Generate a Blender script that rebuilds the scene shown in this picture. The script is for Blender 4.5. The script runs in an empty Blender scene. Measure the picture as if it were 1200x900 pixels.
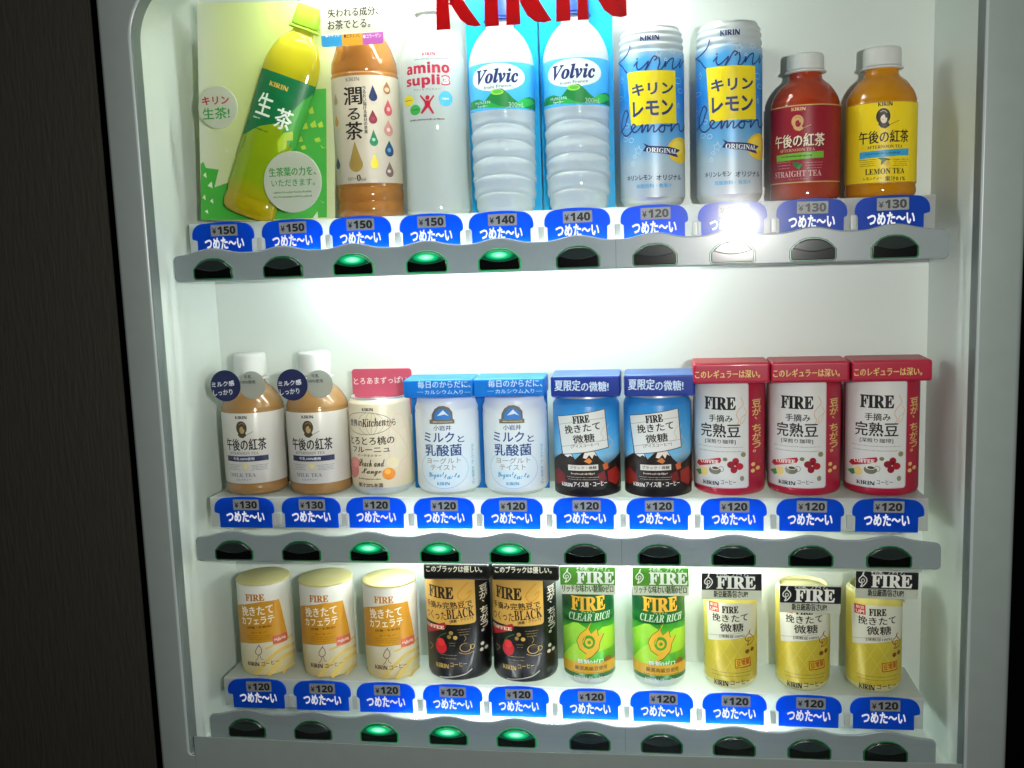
import bpy, bmesh, math, random
from mathutils import Vector, Matrix, Euler
from mathutils.geometry import tessellate_polygon

# ------------------------------------------------------------------ camera, light, exposure
SC = bpy.context.scene
COL = SC.collection
cam_data = bpy.data.cameras.new("camera")
cam = bpy.data.objects.new("camera", cam_data)
COL.objects.link(cam)
cam.location = (0.1068, -0.9287, 0.0042)
cam.rotation_euler = (1.4359, 0.0338, 0.1402)
cam_data.sensor_width = 36.0
cam_data.lens = 36.0 * 1150.6 / 1200.0
cam_data.clip_start = 0.02
cam_data.clip_end = 50
SC.camera = cam

world = bpy.data.worlds.new("World")
SC.world = world
world.use_nodes = True
world.node_tree.nodes["Background"].inputs[0].default_value = (0.75, 0.85, 1.0, 1)
world.node_tree.nodes["Background"].inputs[1].default_value = 0.004

SC.view_settings.view_transform = 'Standard'
SC.view_settings.look = 'None'
SC.view_settings.exposure = 0.0
SC.view_settings.gamma = 1.0
SC.cycles.use_denoising = True
SC.cycles.max_bounces = 12
SC.cycles.diffuse_bounces = 8
SC.cycles.transparent_max_bounces = 24
SC.cycles.sample_clamp_indirect = 10.0
SC.cycles.blur_glossy = 0.3

TUBE_E = 50.0          # radiance of the shelf tubes
HEAD_E = 78.0
FLASH_W = 6.4          # the camera's own flash

fl = bpy.data.lights.new("camera_flash", 'AREA')
fl.shape = 'RECTANGLE'; fl.size = 0.026; fl.size_y = 0.016
fl.energy = FLASH_W
fl.color = (1.0, 0.97, 0.93)
flo = bpy.data.objects.new("camera_flash", fl)
flo.location = (0.2676, -0.9287, 0.0384)
flo.rotation_euler = (math.radians(90), 0, math.radians(30))
COL.objects.link(flo)

# ------------------------------------------------------------------ helpers
PI = math.pi
RND = random.Random(7)

def lin(h):
    h = h.lstrip('#')
    o = []
    for i in (0, 2, 4):
        c = int(h[i:i+2], 16) / 255
        o.append(c / 12.92 if c <= .04045 else ((c + .055) / 1.055) ** 2.4)
    return (*o, 1)

MATS = {}
def pmat(name, col, rough=.4, metal=0., coat=0., transl=0., transp=0., emit=0., spec=.5, ecol=None):
    """Principled surface, optionally mixed with a translucent or a clear see-through share."""
    if name in MATS: return MATS[name]
    m = bpy.data.materials.new(name); m.use_nodes = True
    nt = m.node_tree; N = nt.nodes; L = nt.links
    p = N["Principled BSDF"]; out = N["Material Output"]
    c = lin(col)
    p.inputs["Base Color"].default_value = c
    p.inputs["Roughness"].default_value = rough
    p.inputs["Metallic"].default_value = metal
    p.inputs["Specular IOR Level"].default_value = spec
    p.inputs["Coat Weight"].default_value = coat
    p.inputs["Coat Roughness"].default_value = .06
    if emit:
        p.inputs["Emission Color"].default_value = lin(ecol or col)
        p.inputs["Emission Strength"].default_value = emit
    cur = p.outputs[0]
    if transl:
        t = N.new("ShaderNodeBsdfTranslucent"); t.inputs[0].default_value = c; t.name = 'tr'
        mx = N.new("ShaderNodeMixShader"); mx.inputs[0].default_value = transl
        L.new(cur, mx.inputs[1]); L.new(t.outputs[0], mx.inputs[2]); cur = mx.outputs[0]
    if transp:
        t = N.new("ShaderNodeBsdfTransparent")
        mx = N.new("ShaderNodeMixShader"); mx.inputs[0].default_value = transp
        L.new(cur, mx.inputs[1]); L.new(t.outputs[0], mx.inputs[2]); cur = mx.outputs[0]
    L.new(cur, out.inputs[0])
    MATS[name] = m
    return m

def ink(col):
    return pmat("ink_" + col.strip('#'), col, rough=.38, spec=.35)

def gmat(name, stops, axis='Z', lo=0., hi=1., rough=.35, metal=0., noise=0., nscale=40., coat=0., transl=0., bump=0.):
    """Printed colour that runs from one tone to another over the length of the thing (object space)."""
    if name in MATS: return MATS[name]
    m = pmat(name, '#808080', rough, metal, coat, transl)
    nt = m.node_tree; N = nt.nodes; L = nt.links
    tc = N.new("ShaderNodeTexCoord"); sx = N.new("ShaderNodeSeparateXYZ")
    L.new(tc.outputs["Object"], sx.inputs[0])
    mr = N.new("ShaderNodeMapRange"); mr.inputs[1].default_value = lo; mr.inputs[2].default_value = hi
    L.new(sx.outputs[axis], mr.inputs[0])
    src = mr.outputs[0]
    if noise:
        nz = N.new("ShaderNodeTexNoise"); nz.inputs["Scale"].default_value = nscale; nz.inputs["Detail"].default_value = 3
        L.new(tc.outputs["Object"], nz.inputs["Vector"])
        a = N.new("ShaderNodeMath"); a.operation = 'MULTIPLY_ADD'; a.inputs[1].default_value = noise
        s = N.new("ShaderNodeMath"); s.operation = 'SUBTRACT'; s.inputs[1].default_value = noise * .5
        L.new(nz.outputs[0], a.inputs[0]); L.new(src, a.inputs[2]); L.new(a.outputs[0], s.inputs[0]); src = s.outputs[0]
    cr = N.new("ShaderNodeValToRGB"); L.new(src, cr.inputs[0])
    el = cr.color_ramp.elements
    el[0].position = stops[0][0]; el[0].color = lin(stops[0][1])
    el[1].position = stops[-1][0]; el[1].color = lin(stops[-1][1])
    for t, c in stops[1:-1]:
        e = el.new(t); e.color = lin(c)
    L.new(cr.outputs[0], N["Principled BSDF"].inputs["Base Color"])
    if transl: L.new(cr.outputs[0], N["tr"].inputs[0])
    return m

def add_noise(m, scale=300., bump=.02, var=.04, dist=.001, stretch=None):
    """Fine relief and slight unevenness on a surface."""
    nt = m.node_tree; N = nt.nodes; L = nt.links; p = N["Principled BSDF"]
    tc = N.new("ShaderNodeTexCoord"); nz = N.new("ShaderNodeTexNoise")
    nz.inputs["Scale"].default_value = scale; nz.inputs["Detail"].default_value = 4
    mp = N.new("ShaderNodeMapping")
    if stretch: mp.inputs["Scale"].default_value = stretch
    L.new(tc.outputs["Object"], mp.inputs[0]); L.new(mp.outputs[0], nz.inputs["Vector"])
    if bump:
        b = N.new("ShaderNodeBump"); b.inputs["Strength"].default_value = bump; b.inputs["Distance"].default_value = dist
        L.new(nz.outputs[0], b.inputs["Height"]); L.new(b.outputs[0], p.inputs["Normal"])
    if var:
        c = p.inputs["Base Color"].default_value[:]
        mx = N.new("ShaderNodeMix"); mx.data_type = 'RGBA'
        mx.inputs[6].default_value = (*[x * (1 - var * 2) for x in c[:3]], 1)
        mx.inputs[7].default_value = (*[min(1, x * (1 + var * 2)) for x in c[:3]], 1)
        n2 = N.new("ShaderNodeTexNoise"); n2.inputs["Scale"].default_value = scale * .06 if not stretch else scale
        L.new(mp.outputs[0], n2.inputs["Vector"])
        L.new(n2.outputs[0], mx.inputs[0]); L.new(mx.outputs[2], p.inputs["Base Color"])
    return m

def link(name, me, mats=None, parent=None, loc=None):
    o = bpy.data.objects.new(name, me)
    COL.objects.link(o)
    if mats:
        for m in (mats if isinstance(mats, (list, tuple)) else [mats]): me.materials.append(m)
    if parent: o.parent = parent
    if loc: o.location = loc
    return o

def to_mesh(bm, name, smooth=False):
    me = bpy.data.meshes.new(name)
    bm.normal_update(); bm.to_mesh(me); bm.free()
    if smooth: me.shade_smooth()
    return me

def tag(o, label=None, cat=None, group=None, kind=None):
    if label: o['label'] = label
    if cat: o['category'] = cat
    if group: o['group'] = group
    if kind: o['kind'] = kind
    return o

def empty(name, loc=(0, 0, 0)):
    o = bpy.data.objects.new(name, None); COL.objects.link(o); o.location = loc
    o.empty_display_size = .02
    return o

def copy_tree(o, parent=None):
    c = o.copy(); COL.objects.link(c); c.parent = parent
    for ch in list(o.children): copy_tree(ch, c)
    return c

def box(bm, x0, x1, y0, y1, z0, z1, mi=0):
    v = [bm.verts.new(p) for p in ((x0,y0,z0),(x1,y0,z0),(x1,y1,z0),(x0,y1,z0),(x0,y0,z1),(x1,y0,z1),(x1,y1,z1),(x0,y1,z1))]
    for f in ((0,3,2,1),(4,5,6,7),(0,1,5,4),(1,2,6,5),(2,3,7,6),(3,0,4,7)):
        bm.faces.new([v[i] for i in f]).material_index = mi

def extrude_xz(pts, y0, y1, mi=0, bm=None):
    """A flat outline in x/z given real thickness from y0 (front) to y1 (back)."""
    new = bm is None
    if new: bm = bmesh.new()
    a = [bm.verts.new((x, y0, z)) for x, z in pts]; b = [bm.verts.new((x, y1, z)) for x, z in pts]
    area = sum(pts[i][0]*pts[(i+1) % len(pts)][1] - pts[(i+1) % len(pts)][0]*pts[i][1] for i in range(len(pts)))
    if area < 0: a.reverse(); b.reverse()
    bm.faces.new(a).material_index = mi; bm.faces.new(b[::-1]).material_index = mi
    n = len(a)
    for i in range(n):
        bm.faces.new((a[(i+1) % n], a[i], b[i], b[(i+1) % n])).material_index = mi
    return bm

def bevel(o, w, seg=3, ang=40):
    md = o.modifiers.new("bevel", 'BEVEL'); md.width = w; md.segments = seg
    md.limit_method = 'ANGLE'; md.angle_limit = math.radians(ang); md.harden_normals = False
    o.data.shade_smooth()
    ns = o.modifiers.new("wn", 'WEIGHTED_NORMAL'); ns.keep_sharp = True
    return o

def rrect(x0, x1, z0, z1, r, n=6):
    """Rounded rectangle outline; r is one radius or (bl, br, tr, tl)."""
    if not isinstance(r, tuple): r = (r,)*4
    out = []
    for (cx, cz, a0, rr) in ((x0, z0, 180, r[0]), (x1, z0, 270, r[1]), (x1, z1, 0, r[2]), (x0, z1, 90, r[3])):
        sx = 1 if cx == x0 else -1; sz = 1 if cz == z0 else -1
        for k in range(n + 1):
            a = math.radians(a0 + 90 * k / n)
            out.append((cx + sx * rr + rr * math.cos(a), cz + sz * rr + rr * math.sin(a)))
    return out

SEG = 72
STEP = 2 * PI / SEG
def revolve(prof, mat, name, parent, seg=SEG, flat=1.0, mi=None, mats=None, rfun=None, cap0=True, cap1=True):
    """A turned body; prof is [(radius, height)] from the bottom up."""
    bm = bmesh.new(); rings = []
    for r, z in prof:
        ring = []
        for k in range(seg):
            a = k * 2 * PI / seg
            rr = rfun(a, r, z) if rfun else r
            ring.append(bm.verts.new((rr * math.sin(a), -rr * math.cos(a) * flat, z)))
        rings.append(ring)
    for i in range(len(rings) - 1):
        for k in range(seg):
            f = bm.faces.new((rings[i][k], rings[i][(k+1) % seg], rings[i+1][(k+1) % seg], rings[i+1][k]))
            if mi: f.material_index = mi[i]
    if cap0: bm.faces.new(rings[0][::-1])
    if cap1: bm.faces.new(rings[-1])
    me = to_mesh(bm, name, True)
    for e in me.edges: pass
    return link(name, me, mats or mat, parent)

def smooth_profile(pts, n=5):
    """Catmull-Rom through the given (r, z) points."""
    out = []
    P = [pts[0]] + list(pts) + [pts[-1]]
    for i in range(1, len(P) - 2):
        for k in range(n):
            t = k / n
            q = []
            for d in (0, 1):
                p0, p1, p2, p3 = P[i-1][d], P[i][d], P[i+1][d], P[i+2][d]
                q.append(.5 * (2*p1 + (p2-p0)*t + (2*p0-5*p1+4*p2-p3)*t*t + (3*p1-p0-3*p2+p3)*t**3))
            out.append(tuple(q))
    out.append(pts[-1])
    return out

# ------------------------------------------------------------------ printing on surfaces
TXT = {}
def fmt(s, f):
    def mp(U, Lw, D=None):
        o = ''
        for c in s:
            if 'A' <= c <= 'Z': o += chr(U + ord(c) - 65)
            elif 'a' <= c <= 'z': o += chr(Lw + ord(c) - 97)
            elif D and '0' <= c <= '9': o += chr(D + ord(c) - 48)
            else: o += c
        return o
    if f == 'b': return mp(0x1D400, 0x1D41A, 0x1D7CE)
    if f == 'i': return mp(0x1D468, 0x1D482)
    if f == 'c': return mp(0x1D4D0, 0x1D4EA)
    if f == 's': return mp(0x1D5D4, 0x1D5EE, 0x1D7EC)
    return s

def text_geo(s, f, w):
    """Vertices and faces of a piece of lettering, scaled to a unit box."""
    key = (s, f, w)
    if key in TXT: return TXT[key]
    c = bpy.data.curves.new("lettering", 'FONT')
    c.body = fmt(s, f); c.offset = w; c.resolution_u = 2; c.size = 1
    o = bpy.data.objects.new("lettering", c)
    me = bpy.data.meshes.new_from_object(o)
    V = [(v.co.x, v.co.y) for v in me.vertices]
    F = [tuple(p.vertices) for p in me.polygons]
    bpy.data.objects.remove(o); bpy.data.curves.remove(c); bpy.data.meshes.remove(me)
    if not V: V = [(0, 0)]
    x0 = min(v[0] for v in V); x1 = max(v[0] for v in V); y0 = min(v[1] for v in V); y1 = max(v[1] for v in V)
    dx = max(x1 - x0, 1e-6); dy = max(y1 - y0, 1e-6)
    TXT[key] = ([((x-x0)/dx, (y-y0)/dy) for x, y in V], F, dx / dy)
    return TXT[key]

KIRIN = [
 [(0,0),(.26,0),(.25,.5),(.26,1),(0,1),(.02,.5)],
 [(.235,.56),(.3,.40),(.45,.16),(.58,.05),(.72,.015),(.83,.03),(.62,.33),(.42,.64),(.33,.70)],
 [(.25,.44),(.34,.60),(.56,.86),(.62,1),(.86,1),(.70,.86),(.48,.66),(.36,.55),(.28,.40)],
 [(.90,0),(1.16,0),(1.15,.5),(1.16,1),(.90,1),(.91,.5)],
 [(1.29,0),(1.55,0),(1.54,.5),(1.55,1),(1.29,1),(1.31,.5)],
 [(1.53,1),(1.53,.88),(1.72,.87),(1.80,.78),(1.78,.66),(1.70,.60),(1.53,.58),(1.53,.47),(1.76,.49),(1.93,.57),(2.02,.70),(2.0,.86),(1.86,.97),(1.70,1)],
 [(1.53,.50),(1.56,.36),(1.68,.14),(1.82,.03),(1.98,.0),(2.12,.03),(1.95,.30),(1.82,.52),(1.70,.54)],
 [(2.20,0),(2.46,0),(2.45,.5),(2.46,1),(2.20,1),(2.21,.5)],
 [(2.58,0),(2.78,0),(2.76,.5),(2.78,.97),(2.60,.97),(2.60,.5)],
 [(2.58,1),(2.86,1),(3.10,.62),(3.28,.38),(3.30,.30),(3.46,.02),(3.36,.0),(3.2,.03),(3.06,.14),(2.92,.38),(2.77,.72),(2.70,.86)],
 [(3.28,.28),(3.28,1),(3.46,1),(3.45,.5),(3.46,.02),(3.36,.05)],
]

class Surf:
    """Maps label millimetres (u right, v up) onto a thing's surface; cuts keep print on the facets."""
    def __init__(s, kind, R=0., prof=None, flat=1.):
        s.kind = kind; s.R = R * 1000; s.prof = prof; s.flat = flat
    def rz(s, v):
        if not s.prof: return s.R
        P = s.prof; z = v / 1000
        for i in range(len(P) - 1):
            if P[i][1] <= z <= P[i+1][1] and P[i+1][1] > P[i][1]:
                t = (z - P[i][1]) / (P[i+1][1] - P[i][1])
                return (P[i][0] + (P[i+1][0] - P[i][0]) * t) * 1000
        return s.R
    def at(s, u, v, h):
        if s.kind == 'pl': return Vector((u, -h, v)) / 1000
        a = u / s.R; k = math.floor(a / STEP + 1e-7); t = a / STEP - k
        r = s.rz(v) + h
        a0, a1 = k * STEP, (k + 1) * STEP
        x = r * (math.sin(a0) * (1-t) + math.sin(a1) * t); y = -r * (math.cos(a0) * (1-t) + math.cos(a1) * t)
        return Vector((x, y * s.flat, v)) / 1000

def cspline(pts, closed=False, n=5):
    if len(pts) < 3 and not closed: return list(pts)
    P = [Vector(p) for p in pts]
    P = [P[-1]] + P + [P[0], P[1]] if closed else [P[0]*2 - P[1]] + P + [P[-1]*2 - P[-2]]
    out = []
    for i in range(1, len(P) - 2):
        for k in range(n):
            t = k / n; a, b, c, d = P[i-1], P[i], P[i+1], P[i+2]
            out.append(.5 * (2*b + (c-a)*t + (2*a-5*b+4*c-d)*t*t + (3*b-a-3*c+d)*t**3))
    out.append(P[-2])
    return [tuple(p) for p in out]

def add_poly(bm, pts, h, mi):
    tri = tessellate_polygon([[Vector((x, y, 0)) for x, y in pts]])
    V = [bm.verts.new((x, y, h)) for x, y in pts]
    for t in tri:
        if len(set(t)) == 3:
            try: f = bm.faces.new([V[i] for i in t])
            except ValueError: continue
            f.material_index = mi

def add_stroke(bm, pts, w, h, mi):
    """A pen line of even width with round ends, each link a hair above the last so crossings stay clean."""
    n = len(pts)
    if n < 2: return
    L, R_ = [], []
    for i, p in enumerate(pts):
        a = pts[max(0, i-1)]; b = pts[min(n-1, i+1)]
        d = Vector((b[0]-a[0], b[1]-a[1]))
        if d.length < 1e-9: d = Vector((1, 0))
        d.normalize(); q = Vector((-d.y, d.x)) * w * .5
        hh = h + .006 * i / n
        L.append(bm.verts.new((p[0]+q.x, p[1]+q.y, hh))); R_.append(bm.verts.new((p[0]-q.x, p[1]-q.y, hh)))
    for i in range(n - 1):
        bm.faces.new((L[i], R_[i], R_[i+1], L[i+1])).material_index = mi
    for e, (A, B) in ((0, (L, R_)), (n-1, (R_, L))):
        c = pts[e]; a = A[e].co; ang = math.atan2(a.y - c[1], a.x - c[0])
        V = [A[e]] + [bm.verts.new((c[0]+w*.5*math.cos(ang+PI*k/5), c[1]+w*.5*math.sin(ang+PI*k/5), a.z)) for k in range(1, 5)] + [B[e]]
        try: bm.faces.new(V).material_index = mi
        except ValueError: pass

def print_label(name, surf, ops, parent, extra=()):
    """All printed marks of one label as one mesh, wrapped on the surface."""
    if isinstance(ops, str): ops = LABELS[ops]
    bm = bmesh.new(); mats = []; h = .03
    def mi(c):
        m = ink(c)
        if m not in mats: mats.append(m)
        return mats.index(m)
    for op in list(extra) + list(ops):
        k, c = op[0], op[1]; h += .012; m = mi(c)
        if k in ('t', 'k', 'd', 'tv'):
            if k == 't':
                s, u0, v0, u1, v1, f, w, rot = op[2:]
                offs = [(0, 0)]
                if f == 'n' and any('\u4e00' <= ch <= '\u9fff' for ch in s):
                    e = w * (v1 - v0); w = 0
                    if e: offs = [(-e, -e*.5), (e, e*.5), (e*.3, -e*.6)]
                elif s in ('FIRE', 'COFFEE'):
                    e = .022 * (v1 - v0); w = .008; offs = [(-e, 0), (e, 0), (0, e*.6), (0, -e*.6)]
                elif f == 'n' and w > .03:
                    e = (w - .02) * (v1 - v0); w = .022
                    offs = [(-e, -e), (e, e), (-e, e), (e, -e)]
                V, F, asp = text_geo(s, f, w)
            elif k == 'tv':
                s, u0, v0, u1, v1, f, w, rot = op[2:]; n = len(s)
                hh = (v1 - v0) / n
                for i, ch in enumerate(s):
                    V, F, asp = text_geo(ch, f, 0 if '\u4e00' <= ch <= '\u9fff' else w)
                    if ch in '、。・': a0, a1, b0, b1 = .1, .4, .55, .9
                    else:
                        a0, a1, b0, b1 = .04, .96, .04, .96
                        if asp < .5: a0, a1 = .3, .7
                    if ch == '、': a0, a1 = .25, .5
                    for e in ((-.02, .02) if '\u4e00' <= ch <= '\u9fff' else (0,)):
                        h += .001
                        vv = [bm.verts.new((u0 + (u1-u0)*(e+a0+(a1-a0)*x), v1 - hh*(i+1) + hh*(e+b0+(b1-b0)*y), h)) for x, y in V]
                        for q in F: bm.faces.new([vv[j] for j in q]).material_index = m
                continue
            elif k == 'd':
                u0, v0, u1, v1, sd = op[2:]; r = random.Random(int(sd) * 31 + int(u0 * 7))
                x = u0
                while x < u1:
                    dx = r.uniform(.35, 1.1); y0 = r.uniform(0, .35); y1 = r.uniform(.6, 1)
                    add_poly(bm, [(x, v0+(v1-v0)*y0), (min(u1, x+dx), v0+(v1-v0)*y0), (min(u1, x+dx), v0+(v1-v0)*y1), (x, v0+(v1-v0)*y1)], h, m)
                    x += dx + r.uniform(.18, .4)
                continue
            else:
                u0, v0, u1, v1 = op[2:6]
                for g in KIRIN:
                    h += .002
                    add_poly(bm, [(u0 + (u1-u0)*x/3.46, v0 + (v1-v0)*y) for x, y in g], h, m)
                continue
            a = math.radians(rot); cu, cv = (u0+u1)/2, (v0+v1)/2; W, H = u1-u0, v1-v0
            if rot:      # keep the turned word inside its box
                ca, sa = abs(math.cos(a)), abs(math.sin(a)); H = max(.35*H, (H - W*sa*.75)/ca)
            vv = []
            for ox, oy in offs:
                h += .002; vv = []
                for x, y in V:
                    x = (x-.5)*W + ox; y = (y-.5)*H + oy
                    vv.append(bm.verts.new((cu + x*math.cos(a) - y*math.sin(a), cv + x*math.sin(a) + y*math.cos(a), h)))
                for q in F:
                    try: bm.faces.new([vv[j] for j in q]).material_index = m
                    except ValueError: pass
        elif k == 'p': add_poly(bm, op[2], h, m)
        elif k in ('r', 'rr'):
            u0, v0, u1, v1, a = op[2:]
            if k == 'rr': add_poly(bm, rrect(u0, u1, v0, v1, a, 4), h, m)
            else:
                cu, cv = (u0+u1)/2, (v0+v1)/2; a = math.radians(a)
                add_poly(bm, [(cu+(x-cu)*math.cos(a)-(y-cv)*math.sin(a), cv+(x-cu)*math.sin(a)+(y-cv)*math.cos(a)) for x, y in ((u0,v0),(u1,v0),(u1,v1),(u0,v1))], h, m)
        elif k == 'e':
            u0, v0, u1, v1 = op[2:6]
            add_poly(bm, [((u0+u1)/2+(u1-u0)/2*math.cos(t*PI/12), (v0+v1)/2+(v1-v0)/2*math.sin(t*PI/12)) for t in range(24)], h, m)
        elif k == 'eo':
            u0, v0, u1, v1, w = op[2:7]
            add_stroke(bm, [((u0+u1)/2+(u1-u0)/2*math.cos(t*PI/12), (v0+v1)/2+(v1-v0)/2*math.sin(t*PI/12)) for t in range(25)], w, h, m)
        elif k == 's': add_stroke(bm, cspline(op[3], bool(op[4])), op[2], h, m)
        elif k == 'drop':
            u0, v0, u1, v1 = op[2:6]; cu = (u0+u1)/2; r = (u1-u0)/2
            P = [(cu, v1)]
            for t in range(13):
                a = math.radians(35 - 250*t/12); P.append((cu + r*math.cos(a), v0 + r + r*math.sin(a)))
            add_poly(bm, P, h, m)
        elif k == 'star':
            u, v, r = op[2:5]
            add_stroke(bm, [(u+(r if i % 2 == 0 else r*.45)*math.sin(i*PI/5+.2), v+(r if i % 2 == 0 else r*.45)*math.cos(i*PI/5+.2)) for i in range(11)], .35, h, m)
        elif k in ('wrap', 'band'):
            v0, v1 = op[2:4]; U = surf.R * PI * .98
            add_poly(bm, [(-U, v0), (U, v0), (U, v1), (-U, v1)], h, m)
    if surf.kind == 'cyl':
        us = [v.co.x for v in bm.verts]; st = STEP * surf.R
        k0 = math.floor(min(us) / st); k1 = math.ceil(max(us) / st)
        for k in range(k0, k1 + 1):
            bmesh.ops.bisect_plane(bm, geom=bm.verts[:] + bm.edges[:] + bm.faces[:], plane_co=(k*st, 0, 0), plane_no=(1, 0, 0), dist=1e-6)
        if surf.prof:
            vs = [v.co.y for v in bm.verts]; lo, hi = min(vs), max(vs)
            for r, z in surf.prof:
                if lo < z*1000 < hi:
                    bmesh.ops.bisect_plane(bm, geom=bm.verts[:] + bm.edges[:] + bm.faces[:], plane_co=(0, z*1000, 0), plane_no=(0, 1, 0), dist=1e-6)
    nrm = []
    for f in bm.faces:      # all print faces look outwards
        if f.normal.length == 0: f.normal_update()
    bm.normal_update()
    bad = [f for f in bm.faces if f.normal.z < 0]
    if bad: bmesh.ops.reverse_faces(bm, faces=bad)
    # which facet a vertex on a cut belongs to does not matter: both give the same point
    for v in bm.verts:
        u = v.co.x
        nrm.append(u)
        v.co = surf.at(v.co.x, v.co.y, v.co.z)
    me = bpy.data.meshes.new(name); bm.to_mesh(me); bm.free()
    if surf.kind == 'cyl':
        me.shade_smooth()
        me.normals_split_custom_set_from_vertices([Vector((math.sin(u/surf.R), -math.cos(u/surf.R)/surf.flat, 0)).normalized() for u in nrm])
    for m in mats: me.materials.append(m)
    o = bpy.data.objects.new(name, me); COL.objects.link(o)
    if parent: o.parent = parent
    return o

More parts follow.
